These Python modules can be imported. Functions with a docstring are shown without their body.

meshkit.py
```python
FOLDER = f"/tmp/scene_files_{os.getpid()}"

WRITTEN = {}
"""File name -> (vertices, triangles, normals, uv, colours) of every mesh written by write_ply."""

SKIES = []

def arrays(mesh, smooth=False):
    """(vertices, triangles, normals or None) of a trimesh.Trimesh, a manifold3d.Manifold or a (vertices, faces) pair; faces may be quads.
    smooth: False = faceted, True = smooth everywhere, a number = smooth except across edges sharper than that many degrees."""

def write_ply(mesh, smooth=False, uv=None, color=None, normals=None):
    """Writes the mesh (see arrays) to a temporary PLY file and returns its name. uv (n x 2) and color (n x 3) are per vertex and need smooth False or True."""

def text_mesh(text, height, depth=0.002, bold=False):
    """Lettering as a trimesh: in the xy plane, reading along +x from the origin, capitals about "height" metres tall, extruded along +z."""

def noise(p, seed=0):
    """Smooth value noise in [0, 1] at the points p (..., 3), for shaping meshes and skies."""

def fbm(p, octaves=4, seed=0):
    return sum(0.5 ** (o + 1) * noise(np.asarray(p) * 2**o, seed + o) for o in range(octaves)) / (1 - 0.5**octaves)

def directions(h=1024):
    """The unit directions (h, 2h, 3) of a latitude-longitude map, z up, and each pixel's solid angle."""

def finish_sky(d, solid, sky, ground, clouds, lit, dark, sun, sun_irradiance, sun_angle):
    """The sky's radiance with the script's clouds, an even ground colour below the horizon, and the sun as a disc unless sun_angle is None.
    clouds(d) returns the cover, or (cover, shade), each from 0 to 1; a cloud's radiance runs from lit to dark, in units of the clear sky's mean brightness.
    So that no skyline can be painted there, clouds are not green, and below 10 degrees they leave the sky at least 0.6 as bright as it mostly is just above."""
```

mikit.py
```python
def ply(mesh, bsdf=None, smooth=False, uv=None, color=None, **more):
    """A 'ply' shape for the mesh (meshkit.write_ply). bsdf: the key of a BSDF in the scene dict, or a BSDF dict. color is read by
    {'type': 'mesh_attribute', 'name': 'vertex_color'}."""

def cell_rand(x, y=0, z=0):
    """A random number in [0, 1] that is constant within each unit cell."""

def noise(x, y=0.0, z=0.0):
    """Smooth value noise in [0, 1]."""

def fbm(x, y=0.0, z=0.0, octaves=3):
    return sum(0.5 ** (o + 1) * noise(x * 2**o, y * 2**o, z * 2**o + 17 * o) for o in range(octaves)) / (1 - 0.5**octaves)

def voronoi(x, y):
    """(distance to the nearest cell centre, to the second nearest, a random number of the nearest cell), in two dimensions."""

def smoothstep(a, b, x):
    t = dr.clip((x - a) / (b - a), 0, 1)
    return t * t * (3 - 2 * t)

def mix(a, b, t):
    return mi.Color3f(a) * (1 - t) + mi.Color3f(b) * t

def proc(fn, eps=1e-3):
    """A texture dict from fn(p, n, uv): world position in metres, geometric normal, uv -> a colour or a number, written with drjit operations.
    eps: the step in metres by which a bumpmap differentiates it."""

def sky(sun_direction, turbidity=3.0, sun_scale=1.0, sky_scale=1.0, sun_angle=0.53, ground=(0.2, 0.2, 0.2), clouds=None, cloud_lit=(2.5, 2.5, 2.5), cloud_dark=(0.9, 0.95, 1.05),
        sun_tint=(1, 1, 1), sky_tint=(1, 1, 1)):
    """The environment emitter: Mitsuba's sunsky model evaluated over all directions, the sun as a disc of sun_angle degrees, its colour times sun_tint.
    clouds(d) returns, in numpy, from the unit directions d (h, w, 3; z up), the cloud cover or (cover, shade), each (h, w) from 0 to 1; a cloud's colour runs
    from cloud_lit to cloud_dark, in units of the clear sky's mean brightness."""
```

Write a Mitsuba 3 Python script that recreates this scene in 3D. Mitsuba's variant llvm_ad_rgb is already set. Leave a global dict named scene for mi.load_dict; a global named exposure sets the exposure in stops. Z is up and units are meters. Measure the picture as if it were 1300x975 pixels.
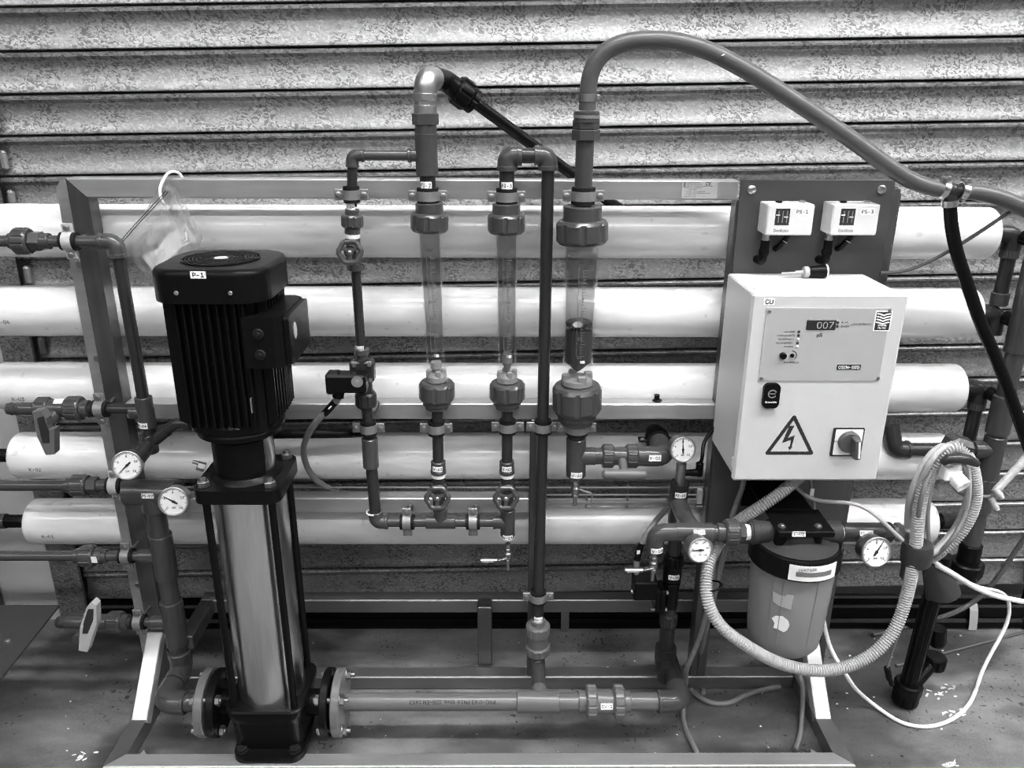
import math, numpy as np, trimesh, drjit as dr, mitsuba as mi, mikit, meshkit
from mikit import proc, noise, fbm, voronoi, cell_rand, smoothstep, mix
from shapely.geometry import Polygon, LineString
T = mi.ScalarTransform4f
RNG = np.random.default_rng(7)
scene, labels = {}, {}
PI = math.pi

# ------------------------------------------------------------------ camera (found from the vanishing points of the rack)
FOC, CX, CY = 1018.0, 650.0, 487.5
_d = np.array([642 - CX, 117 - CY, FOC]); _d /= np.linalg.norm(_d)
_v = np.array([637 - CX, 3300 - CY, FOC]); _v -= _d * (_v @ _d); _v /= np.linalg.norm(_v)
ROT = np.stack([np.cross(_v, _d), _d, -_v])                      # camera axes (right, down, forward) -> world
EYE = np.array([0.0, -1.70, 1.47])
_f, _u = ROT @ [0, 0, 1.0], ROT @ [0, -1.0, 0]
scene['camera'] = {'type': 'perspective', 'fov': math.degrees(2 * math.atan(650 / FOC)), 'fov_axis': 'x', 'near_clip': 0.05, 'far_clip': 100.0,
                   'to_world': T().look_at(origin=EYE.tolist(), target=(EYE + _f).tolist(), up=_u.tolist())}
exposure = 2.15


def W(px, py, Y):
    """The world point on the plane y = Y that the photograph shows at (px, py)."""
    q = ROT @ np.array([(px - CX) / FOC, (py - CY) / FOC, 1.0])
    return EYE + q * ((Y - EYE[1]) / q[1])


def Z(py, Y, px=650): return float(W(px, py, Y)[2])
def X(px, py, Y): return float(W(px, py, Y)[0])


# ------------------------------------------------------------------ light: rows of strip lamps under the hall roof
LAMP_ROWS = [(-1.5, 4.8, 17.0, (0.9, 5.1)), (-4.6, 5.0, 11.0, (-4.2, 0.4, 5.0)), (-9.0, 5.0, 5.0, (-4.2, 0.4, 5.0)), (-15.0, 5.0, 5.0, (-4.2, 0.4, 5.0))]       # y, height, radiance, x
for yy, zz, e, row in LAMP_ROWS:
    for xx in row:
        m = trimesh.creation.box([3.9, 0.24 if yy > -2 else 0.16, 0.05]); m.apply_translation([xx, yy, zz])
        k = 'strip_lamp' if 'strip_lamp' not in scene else 'strip_lamp_%03d' % sum(q.startswith('strip_lamp') for q in scene)
        scene[k] = mikit.ply(m, {'type': 'diffuse', 'reflectance': {'type': 'rgb', 'value': 0.6}}, emitter={'type': 'area', 'radiance': {'type': 'rgb', 'value': e}})
        labels[k] = {'label': 'long fluorescent strip lamp under the hall roof, %s row from the shutter, %s' % ({-1.5: 'first', -4.6: 'second', -9.0: 'third', -15.0: 'fourth'}[yy], 'left end' if xx < 0 else 'middle' if xx < 3 else 'right end'), 'category': 'lamp', 'group': 'strip lamps under the hall roof'}

# ------------------------------------------------------------------ materials


def rgb(v): return {'type': 'rgb', 'value': [float(v)] * 3}


def mat(name, v, rough=0.4, metal=0.0, two=True, **kw):
    col = v if isinstance(v, dict) else rgb(v)
    b = {'type': 'principled', 'base_color': col, 'roughness': rough, 'metallic': metal, **kw}
    scene[name] = {'type': 'twosided', 'bsdf': b} if two else b


def f_galv(p, n, uv):
    wx, wz = noise(p.x * 120, p.z * 120, 3.1) - 0.5, noise(p.x * 120 + 9, p.z * 120, 7.7) - 0.5
    a, b, c = voronoi(p.x * 215 + p.z * 60 + wx * 2.4, p.z * 300 + p.y * 60 + wz * 2.4)
    some = smoothstep(0.30, 0.62, fbm(p.x * 16, p.z * 26, 5.0, 3))
    big = fbm(p.x * 4, p.z * 14, 1.0, 3)
    dark = 1 - smoothstep(0.22, 0.44, c)
    return mi.Color3f(0.295 - 0.15 * dark * (0.25 + 0.75 * some) + 0.09 * smoothstep(0.72, 0.95, c) + (big - 0.5) * 0.07)


def f_galv_r(p, n, uv):
    a, b, c = voronoi(p.x * 90 + fbm(p.x * 40, p.z * 40, 0, 2) * 2, p.z * 110 + p.y * 60)
    return mi.Color3f(0.30 + 0.18 * c)


def f_floor(p, n, uv):
    big = fbm(p.x * 2.6, p.y * 6.5, 0.3, 4)
    mid = fbm(p.x * 10 + 3, p.y * 24, 1.7, 4)
    fine = noise(p.x * 260, p.y * 260, 0)
    stain = smoothstep(0.42, 0.62, fbm(p.x * 3.4 + 11, p.y * 6.0 + 5, 2.0, 4))
    pit = smoothstep(0.80, 0.95, noise(p.x * 130, p.y * 130, 4)) * smoothstep(0.5, 0.62, fbm(p.x * 9, p.y * 9, 8.0, 2))
    v = 0.150 + (big - 0.5) * 0.16 + (mid - 0.5) * 0.17 + (fine - 0.5) * 0.025
    return mi.Color3f(dr.maximum(0.015, v * (1 - 0.55 * stain) * (1 - 0.6 * pit)))


def f_steel(p, n, uv):
    s = fbm(p.x * 6, p.y * 60, p.z * 60, 3)
    b = fbm(p.x * 9, p.y * 9, p.z * 9, 3)
    return mi.Color3f(0.44 + (s - 0.5) * 0.12 + (b - 0.5) * 0.16)


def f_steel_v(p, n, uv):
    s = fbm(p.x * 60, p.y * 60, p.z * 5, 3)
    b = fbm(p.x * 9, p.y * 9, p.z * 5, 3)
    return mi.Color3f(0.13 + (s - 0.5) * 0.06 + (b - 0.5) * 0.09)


def f_tube(p, n, uv):
    b = fbm(p.x * 5, p.y * 14, p.z * 14, 4)
    sp = smoothstep(0.83, 0.88, noise(p.x * 60, p.y * 60, p.z * 60))
    return mi.Color3f(dr.clip(0.74 - 0.13 * smoothstep(0.45, 0.75, b) - 0.10 * sp, 0.1, 1))


def f_pvc(p, n, uv):
    b = fbm(p.x * 18, p.y * 18, p.z * 18, 3)
    return mi.Color3f(0.048 + (b - 0.5) * 0.018)


def f_brush(p, n, uv):
    s = fbm(p.x * 300, p.y * 300, p.z * 14, 2)
    return mi.Color3f(0.80 + (s - 0.5) * 0.12)


def f_ink(p, n, uv):
    return mi.Color3f(0.03)


mat('m_galv', proc(f_galv), proc(f_galv_r), 0.75)
mat('m_floor', proc(f_floor), 0.6, 0.0, specular=0.3)
mat('m_steel', proc(f_steel), 0.36, 0.7)
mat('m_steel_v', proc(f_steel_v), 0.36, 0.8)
mat('m_steel_d', 0.20, 0.36, 0.75)
mat('m_seat', 0.26, 0.4)
mat('m_knob', 0.07, 0.4)
mat('m_bright_steel', 0.72, 0.42, 0.55)
mat('m_tube', proc(f_tube), 0.22, 0.0, clearcoat=0.8, clearcoat_gloss=0.95)
mat('m_pvc', proc(f_pvc), 0.22, 0.0, specular=0.5)
mat('m_pvc_dark', 0.022, 0.28, specular=0.4)
mat('m_pvc_light', 0.11, 0.28)
mat('m_black', 0.004, 0.3, specular=0.14)
mat('m_black_matt', 0.008, 0.6, specular=0.2)
mat('m_brush', proc(f_brush), 0.26, 1.0)
mat('m_chrome', 0.72, 0.2, 1.0)
mat('m_nickel', 0.5, 0.36, 1.0)
mat('m_bolt', 0.34, 0.4, 1.0)
mat('m_band', 0.24, 0.42, 0.5)
mat('m_box', 0.54, 0.45)
mat('m_face', 0.38, 0.5)
mat('m_plate', 0.06, 0.5, specular=0.3)
mat('m_white', 0.82, 0.4)
mat('m_ink', 0.02, 0.5)
mat('m_print', 0.16, 0.5)
mat('m_hose', 0.072, 0.35)
mat('m_rib', 0.36, 0.55)
mat('m_cable', 0.16, 0.45)
mat('m_lightgrey', 0.38, 0.45)
mat('m_switch', 0.64, 0.4)
mat('m_bowl', 0.17, 0.38)
mat('m_tape', 0.03, 0.35)
mat('m_wallgrey', 0.46, 0.6)
mat('m_hall', 0.25, 0.8)
mat('m_table', 0.035, 0.5, 0.0, specular=0.15)
mat('m_lid', 0.035, 0.5, specular=0.2)
scene['m_clear'] = {'type': 'thindielectric', 'int_ior': 1.45, 'specular_transmittance': rgb(0.90)}
scene['m_liquid'] = {'type': 'thindielectric', 'int_ior': 1.15, 'specular_transmittance': rgb(0.70)}
scene['m_bag'] = {'type': 'blendbsdf', 'weight': 0.055, 'a': {'type': 'thindielectric', 'int_ior': 1.4, 'specular_transmittance': rgb(0.97)},
                  'b': {'type': 'twosided', 'bsdf': {'type': 'principled', 'base_color': rgb(0.85), 'roughness': 0.25}}}

# ------------------------------------------------------------------ geometry helpers
V = lambda *a: np.array(a, float)
EX, EY, EZ = V(1, 0, 0), V(0, 1, 0), V(0, 0, 1)
FRONT = (EX, EZ, -EY)                                             # right, up, normal of what faces the viewer


def unit(a): a = np.asarray(a, float); return a / np.linalg.norm(a)


def basis(d, ref=None):
    d = unit(d)
    a = np.cross(ref if ref is not None else (EZ if abs(d[2]) < 0.9 else EY), d); a = unit(a)
    return a, np.cross(d, a), d


def cat(*ms):
    ms = [m for x in ms for m in (x if isinstance(x, (list, tuple)) else [x])]
    return trimesh.util.concatenate(ms)


def place(m, p, B):
    m = m.copy(); M = np.eye(4); M[:3, :3] = np.stack(B, 1); M[:3, 3] = p
    m.apply_transform(M); return m


def grid_mesh(rings, closed_u=False, caps=True):
    """rings: (k, n, 3) closed loops of points."""
    k, n = rings.shape[:2]
    i, j = np.meshgrid(np.arange(k if closed_u else k - 1), np.arange(n), indexing='ij')
    a, b = i * n + j, i * n + (j + 1) % n
    c, d = ((i + 1) % k) * n + (j + 1) % n, ((i + 1) % k) * n + j
    f = np.vstack([np.stack([a, b, c], -1).reshape(-1, 3), np.stack([a, c, d], -1).reshape(-1, 3)])
    v = rings.reshape(-1, 3)
    if caps and not closed_u:
        v = np.vstack([v, rings[0].mean(0), rings[-1].mean(0)]); t = np.arange(n)
        f = np.vstack([f, np.stack([(t + 1) % n, t, t * 0 + k * n], 1), np.stack([(k - 1) * n + t, (k - 1) * n + (t + 1) % n, t * 0 + k * n + 1], 1)])
    return trimesh.Trimesh(v, f, process=False)


def lathe(p, d, prof, n=28, ref=None, lobes=None):
    """prof: (distance along d, radius)...; lobes(angle) scales the radius where the third value is 1."""
    a, b, d = basis(d, ref); th = np.arange(n) * 2 * PI / n
    rings = []
    for q in prof:
        r = q[1] * (lobes(th) if len(q) > 2 and lobes is not None else np.ones(n))
        rings.append(np.asarray(p) + d * q[0] + (np.cos(th) * r)[:, None] * a + (np.sin(th) * r)[:, None] * b)
    return grid_mesh(np.array(rings))


def cyl(p0, p1, r, r2=None, n=24):
    p0, p1 = np.asarray(p0, float), np.asarray(p1, float); L = np.linalg.norm(p1 - p0)
    return lathe(p0, p1 - p0, [(0, r), (L, r if r2 is None else r2)], n)


def cham(p0, p1, r, c=0.0015, n=24):
    p0, p1 = np.asarray(p0, float), np.asarray(p1, float); L = np.linalg.norm(p1 - p0)
    return lathe(p0, p1 - p0, [(0, r - c), (c, r), (L - c, r), (L, r - c)], n)


def ringt(p0, p1, r0, r1, n=28):
    """A short tube with a bore."""
    p0, p1 = np.asarray(p0, float), np.asarray(p1, float); L = np.linalg.norm(p1 - p0); a, b, d = basis(p1 - p0); th = np.arange(n) * 2 * PI / n
    o = [p0 + d * t + (np.cos(th) * r)[:, None] * a + (np.sin(th) * r)[:, None] * b for t, r in ((0, r0), (0, r1), (L, r1), (L, r0))]
    return grid_mesh(np.array(o), closed_u=True)


def sweep(pts, r, n=14, closed=False, caps=True):
    pts = np.asarray(pts, float); k = len(pts)
    t = np.roll(pts, -1, 0) - np.roll(pts, 1, 0) if closed else np.gradient(pts, axis=0)
    t /= np.linalg.norm(t, axis=1, keepdims=True) + 1e-12
    a = basis(t[0])[0]; out = []; th = np.arange(n) * 2 * PI / n; rr = np.broadcast_to(r, (k,))
    for i in range(k):
        a = unit(a - t[i] * (a @ t[i])); b = np.cross(t[i], a)
        out.append(pts[i] + rr[i] * (np.cos(th)[:, None] * a + np.sin(th)[:, None] * b))
    return grid_mesh(np.array(out), closed_u=closed, caps=caps)


def fillet(pts, rad, seg=8):
    pts = [np.asarray(p, float) for p in pts]; out = [pts[0]]
    for a, b, c in zip(pts, pts[1:], pts[2:]):
        u, w = unit(a - b), unit(c - b); ang = math.acos(np.clip(u @ w, -1, 1))
        if ang > PI - 0.02: out.append(b); continue
        L = min(rad / math.tan(ang / 2), 0.49 * np.linalg.norm(a - b) + 1e9 * 0, np.linalg.norm(a - b) * 0.98, np.linalg.norm(c - b) * 0.98)
        for s in np.linspace(0, 1, seg + 1):                     # circular arc by slerp about the centre
            R = L * math.tan(ang / 2); cen = b + unit(u + w) * (R / math.sin(ang / 2))
            v0, v1 = b + u * L - cen, b + w * L - cen; om = math.acos(np.clip(unit(v0) @ unit(v1), -1, 1))
            out.append(cen + (math.sin((1 - s) * om) * v0 + math.sin(s * om) * v1) / math.sin(om))
    out.append(pts[-1]); keep = [out[0]]
    for p in out[1:]:
        if np.linalg.norm(p - keep[-1]) > 1e-5: keep.append(p)
    return np.array(keep)


def spline(pts, step=0.008):
    from scipy.interpolate import CubicSpline
    p = np.asarray(pts, float); s = np.concatenate([[0], np.cumsum(np.linalg.norm(np.diff(p, axis=0), axis=1) ** 0.5)])
    c = CubicSpline(s, p); q = c(np.linspace(0, s[-1], 400)); L = np.concatenate([[0], np.cumsum(np.linalg.norm(np.diff(q, axis=0), axis=1))])
    t = np.linspace(0, L[-1], max(8, int(L[-1] / step)))
    return np.stack([np.interp(t, L, q[:, i]) for i in range(3)], 1)


def ribbed(pts, r, pitch=0.0058, depth=0.0030, n=14):
    q = spline(pts, pitch / 4); k = np.arange(len(q)) % 4
    return sweep(q, r - depth * np.array([0, 0, 1, 1])[k], n)


def box(c, s, b=0.0, B=None):
    h = np.asarray(s, float) / 2
    if b <= 0: m = trimesh.creation.box(s)
    else:
        sg = np.array([[i, j, k] for i in (-1, 1) for j in (-1, 1) for k in (-1, 1)], float)
        m = trimesh.convex.convex_hull(np.vstack([sg * (h - [0, b, b]), sg * (h - [b, 0, b]), sg * (h - [b, b, 0])]))
    return place(m, c, B or (EX, EY, EZ))


def span(x0, x1, y0, y1, z0, z1, b=0.0): return box([(x0 + x1) / 2, (y0 + y1) / 2, (z0 + z1) / 2], [x1 - x0, y1 - y0, z1 - z0], b)


def bar(p0, p1, w, h, b=0.0015, up=EZ):
    """A straight bar of section w (across) x h (along up) from p0 to p1."""
    p0, p1 = np.asarray(p0, float), np.asarray(p1, float); d = unit(p1 - p0); a = unit(np.cross(up, d)); u = np.cross(d, a)
    return box((p0 + p1) / 2, [w, h, np.linalg.norm(p1 - p0)], b, (a, u, d))


def prism(poly, h, p, B):
    g = poly if isinstance(poly, Polygon) else Polygon(poly)
    return place(trimesh.creation.extrude_polygon(g, h, engine='earcut'), p, B)


def rrect(w, h, r, n=5):
    return Polygon([(-w / 2 + r, -h / 2 + r), (w / 2 - r, -h / 2 + r), (w / 2 - r, h / 2 - r), (-w / 2 + r, h / 2 - r)]).buffer(r, quad_segs=n) if r > 0 else Polygon([(-w / 2, -h / 2), (w / 2, -h / 2), (w / 2, h / 2), (-w / 2, h / 2)])


def ball(c, r, n=10):
    m = trimesh.creation.uv_sphere(r, count=[n, 2 * n]); m.apply_translation(c); return m


def hexn(p, d, R, L, c=0.0012, ref=None):
    return lathe(p, d, [(0, R - c), (c, R), (L - c, R), (L, R - c)], 6, ref)


def gear(p0, p1, R, k=10, g=0.93):
    """A ribbed union nut between p0 and p1: raised grips with grooves between them."""
    p0, p1 = np.asarray(p0, float), np.asarray(p1, float); L = np.linalg.norm(p1 - p0); n = k * 8
    lob = lambda th: np.where((np.arange(n) % 8) < 2, g, 1.0)
    return lathe(p0, p1 - p0, [(0, R * 0.86), (0.0012, R * 0.9), (L * .1, R * 0.955), (L * .16, R, 1), (L * .84, R, 1), (L * .9, R * 0.955), (L - .0012, R * 0.9), (L, R * 0.86)], n, lobes=lob)


def text(s, h, w, p, B, depth=0.0004, wrap=None, bold=True):
    """Lettering of height h, no wider than w, centred at p; wrap: bent round a cylinder of that radius."""
    m = meshkit.text_mesh(s, h, depth, bold); e = m.bounds; k = min(1.0, w / (e[1, 0] - e[0, 0]))
    m.apply_translation([-(e[0, 0] + e[1, 0]) / 2, -(e[0, 1] + e[1, 1]) / 2, 0]); m.apply_scale([k, k, 1])
    return place(bend(m, wrap) if wrap else m, p, B)


def bend(m, r):
    m = m.copy(); v = np.array(m.vertices); t = v[:, 0] / r; R = r + v[:, 2]
    m.vertices = np.stack([np.sin(t) * R, v[:, 1], np.cos(t) * R - r], 1); return m


def patch(w, h, t, r, n=10):
    """A curved label w x h of thickness t on a cylinder of radius r, its axis along local y."""
    x = np.linspace(-w / 2, w / 2, n); rings = np.array([[[a, -h / 2, 0], [a, h / 2, 0], [a, h / 2, t], [a, -h / 2, t]] for a in x])
    return bend(grid_mesh(rings), r)


# ------------------------------------------------------------------ scene bookkeeping
def fresh(k):
    if k not in USED: USED.add(k); return k
    i = 1
    while '%s_%03d' % (k, i) in USED: i += 1
    k = '%s_%03d' % (k, i); USED.add(k); return k


USED = set(scene)


class Thing:
    def __init__(s, name, label=None, category=None, group=None, kind=None):
        s.key = fresh(name); labels[s.key] = L = {}
        for a, b in (('label', label), ('category', category), ('group', group), ('kind', kind)):
            if b: L[a] = b

    def add(s, part, mesh, m, smooth=35, label=None, under=None, kind=None):
        if isinstance(mesh, list): return [s.add(part, q, m, smooth, label, under, kind) for q in mesh][0]
        k = fresh((under or s.key) + '__' + part)
        if part in ('union_nut', 'check_valve'): smooth = 16
        scene[k] = mikit.ply(mesh, m, smooth=smooth)
        if label or kind: labels[k] = {**({'label': label} if label else {}), **({'kind': kind} if kind else {})}
        return k


def single(name, mesh, m, label=None, category=None, group=None, kind=None, smooth=35):
    t = Thing(name, label, category, group, kind); scene[t.key] = mikit.ply(mesh, m, smooth=smooth); return t


def sticker(t, s, p, w, h, B=FRONT, wrap=None, under=None, th=0.0006):
    """A white label with black capitals; p lies on the surface."""
    r, u, n = B; p = np.asarray(p, float) + (n * wrap if wrap else 0)
    pl = place(patch(w, h, th, wrap), p, B) if wrap else box(p + n * th / 2, [w, h, th], 0, B)
    k = t.add('label_plate', pl, 'm_white', 30, ('white label reading %s' % s) if s else 'white label', under)
    if s and k.count('__') < 3: t.add('lettering', text(s, h * 0.62, w * 0.9, p + n * th, B, wrap=wrap), 'm_ink', False, None, k if k.count('__') == 1 else under)


def side(az):                                                     # basis of a label on a vertical pipe, turned by az degrees towards +x
    a = math.radians(az); n = V(math.sin(a), -math.cos(a), 0); return (V(math.cos(a), math.sin(a), 0), EZ, n)


# pipe pieces -------------------------------------------------------
def elbow(t, c, a, b, r, m='m_pvc', leg=1.9):
    """Socket elbow at corner c; a and b point from the corner to its two ends."""
    a, b, c = unit(a), unit(b), np.asarray(c, float); R = r * 1.24; Ls = r * leg
    k = t.add('elbow', sweep(fillet([c + a * Ls, c, c + b * Ls], R * 1.05), R, 22), m)
    for q in (a, b): t.add('socket', cham(c + q * (Ls - r * .5), c + q * (Ls + r * .12), R * 1.06, .001), m, under=k)


def tee(t, c, ax, br, r, L=None, rb=None, Lb=None, m='m_pvc', name='tee'):
    c, ax, br = np.asarray(c, float), unit(ax), unit(br); L = L or r * 2.3; R = r * 1.26; rb = rb or r; Lb = Lb or r * 2.1
    return t.add(name, cat(cham(c - ax * L, c + ax * L, R, .0012), cham(c, c + br * Lb, rb * 1.26, .0012), ringt(c + br * (Lb - .006), c + br * Lb, rb, rb * 1.32)), m)


def union(t, c, ax, r, R=None, L=None, m='m_pvc', nut='m_pvc', k=10, col=True):
    """A threaded union: ribbed nut centred at c with collars on both sides."""
    c, ax = np.asarray(c, float), unit(ax); R = R or r * 1.9; L = L or r * 1.7
    t.add('union_nut', gear(c - ax * L / 2, c + ax * L / 2, R, k), nut)
    for s in (-1, 1) if col else (): t.add('collar', cham(c + ax * s * L * .4, c + ax * s * (L / 2 + r), r * 1.3), m)


def clamp(c, ax, r, label, group=None, earx=EX, n=-EY, h=0.019, ear=0.021, mat_='m_band', back=None, seat=0.0):
    """Pipe clip: rubber lining, steel band, two ears with screws. ax: the pipe's direction; earx: where the ears point."""
    c, ax = np.asarray(c, float), unit(ax); t = Thing('pipe_clamp', label, 'pipe clamp', group)
    t.add('rubber_lining', ringt(c - ax * h * .85, c + ax * h * .85, r, r + .0062), 'm_black_matt')
    t.add('band', ringt(c - ax * h * .5, c + ax * h * .5, r + .002, r + .0076), mat_)
    if back is not None:
        t.add('stud', cat(cyl(c + back * (r + .005), c + back * seat, .004, n=10), lathe(c + back * (r + .005), back, [(0, .009), (.003, .009)], 6)), 'm_bolt')
    for s in (-1, 1):
        p = c + earx * s * (r + .003 + ear / 2)
        e = t.add('ear', box(p, [ear, h * 1.15, .006], .0012, (earx, ax, np.cross(earx, ax))), mat_)
        q = p + earx * s * .002 + n * .003
        t.add('screw', cat(lathe(q, n, [(0, .0062), (.003, .0062), (.0042, .004)], 14), box(q + n * .0042, [.007, .0016, .0012], 0, basis(n)), box(q + n * .0042, [.0016, .007, .0012], 0, basis(n))), 'm_bolt', under=e)
    return t


def gauge(label, c, R, n, needle, text_rows, ticks=9, depth=0.03, stem=None):
    """Pressure gauge facing n; needle: angle in degrees from the dial's right, anticlockwise."""
    n = unit(n); r_ = unit(np.cross(EZ, n)) if True else EX; r_ = -unit(np.cross(n, EZ)); u = np.cross(n, r_); B = (r_, u, n); c = np.asarray(c, float)
    t = Thing('pressure_gauge', label, 'gauge')
    t.add('case', lathe(c - n * depth, n, [(0, R * .8), (.002, R * .93), (depth, R * .95)], 36), 'm_nickel', label='metal case')
    bz = t.add('bezel', sweep([c + R * .95 * (math.cos(a) * r_ + math.sin(a) * u) + n * .002 for a in np.arange(36) * PI / 18], R * .075, 10, closed=True), 'm_nickel')
    d = t.add('dial', lathe(c - n * .001, n, [(0, R * .9), (.0018, R * .9)], 36), 'm_white', label='white dial')
    mk = []
    for i in range(ticks * 4 - 3):
        a = math.radians(225 - 270 * i / (ticks * 4 - 4)); e = math.cos(a) * r_ + math.sin(a) * u; L = R * (.13 if i % 4 == 0 else .06)
        mk.append(box(c + e * (R * .86 - L / 2) + n * .001, [R * (.035 if i % 4 == 0 else .02), L, .0006], 0, (np.cross(e, n), e, n)))
    t.add('scale_marks', cat(mk), 'm_ink', False, under=d, kind='stuff')
    for i, s in enumerate(text_rows[0]):
        a = math.radians(225 - 270 * i / (len(text_rows[0]) - 1)); e = math.cos(a) * r_ + math.sin(a) * u
        t.add('numeral', text(s, R * .15, R * .3, c + e * R * .62 + n * .0009, B, .0003), 'm_ink', False, under=d)
    if text_rows[1]: t.add('lettering', text(text_rows[1], R * .13, R * .5, c - u * R * .42 + n * .0009, B, .0003), 'm_ink', False, under=d)
    a = math.radians(needle); e = math.cos(a) * r_ + math.sin(a) * u; w = np.cross(n, e)
    nd = [(-.30, -.05), (-.30, .05), (-.1, .07), (.1, .05), (.74, .012), (.74, -.012), (.1, -.05), (-.1, -.07)]
    t.add('needle', cat(prism([(x * R, y * R) for x, y in nd], .0008, c + n * .0022, (e, w, n)), lathe(c + n * .001, n, [(0, R * .09), (.003, R * .09)], 14)), 'm_ink')
    if stem is not None:
        t.add('stem', cat(cyl(c - n * depth * .6, stem[0], stem[1] * .9, n=14), hexn(stem[0], unit(stem[0] - c), stem[1] * 1.25, .012)) if len(stem) > 2 else cyl(c - n * depth * .55, stem[0], stem[1], n=16), 'm_pvc')
    return t


def handwheel(t, c, n, R, m='m_pvc', k=6):
    """Scalloped rim, three spokes, hub with a metal nut; n: the wheel's axis towards the viewer."""
    a, b, n = basis(n); th = np.arange(72) * 2 * PI / 72; rr = R * (1 + .055 * np.cos(k * th))
    pts = [c + r * (math.cos(q) * a + math.sin(q) * b) for r, q in zip(rr, th)]
    h = t.add('handwheel', cat(sweep(pts, R * .25, 10, closed=True), cyl(c - n * R * .3, c + n * R * .15, R * .36, n=16),
              [bar(c, c + R * (math.cos(q) * a + math.sin(q) * b), R * .36, R * .22, .001, n) for q in (.5, .5 + 2.094, .5 + 4.189)]), m)
    t.add('wheel_nut', lathe(c + n * R * .15, n, [(0, R * .17), (R * .1, R * .17), (R * .14, R * .1)], 14), 'm_chrome', under=h)



# ================================================================== the setting
Thing_k = dict(kind='structure')
single('floor', span(-9, 9, -18, 2, -0.1, 0.0), 'm_floor', 'stained grey concrete floor', **Thing_k)
single('ceiling', span(-9, 9, -18, 2, 6.0, 6.1), 'm_hall', 'grey underside of the hall roof', **Thing_k)
single('wall_left', span(-9.1, -9, -18, 2, 0, 6), 'm_hall', 'plain hall wall far to the left', **Thing_k)
single('wall_right', span(9, 9.1, -18, 2, 0, 6), 'm_hall', 'plain hall wall far to the right', **Thing_k)
single('wall_front', span(-9, 9, -18.1, -18, 0, 6), 'm_hall', 'plain hall wall behind the viewer', **Thing_k)

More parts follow.
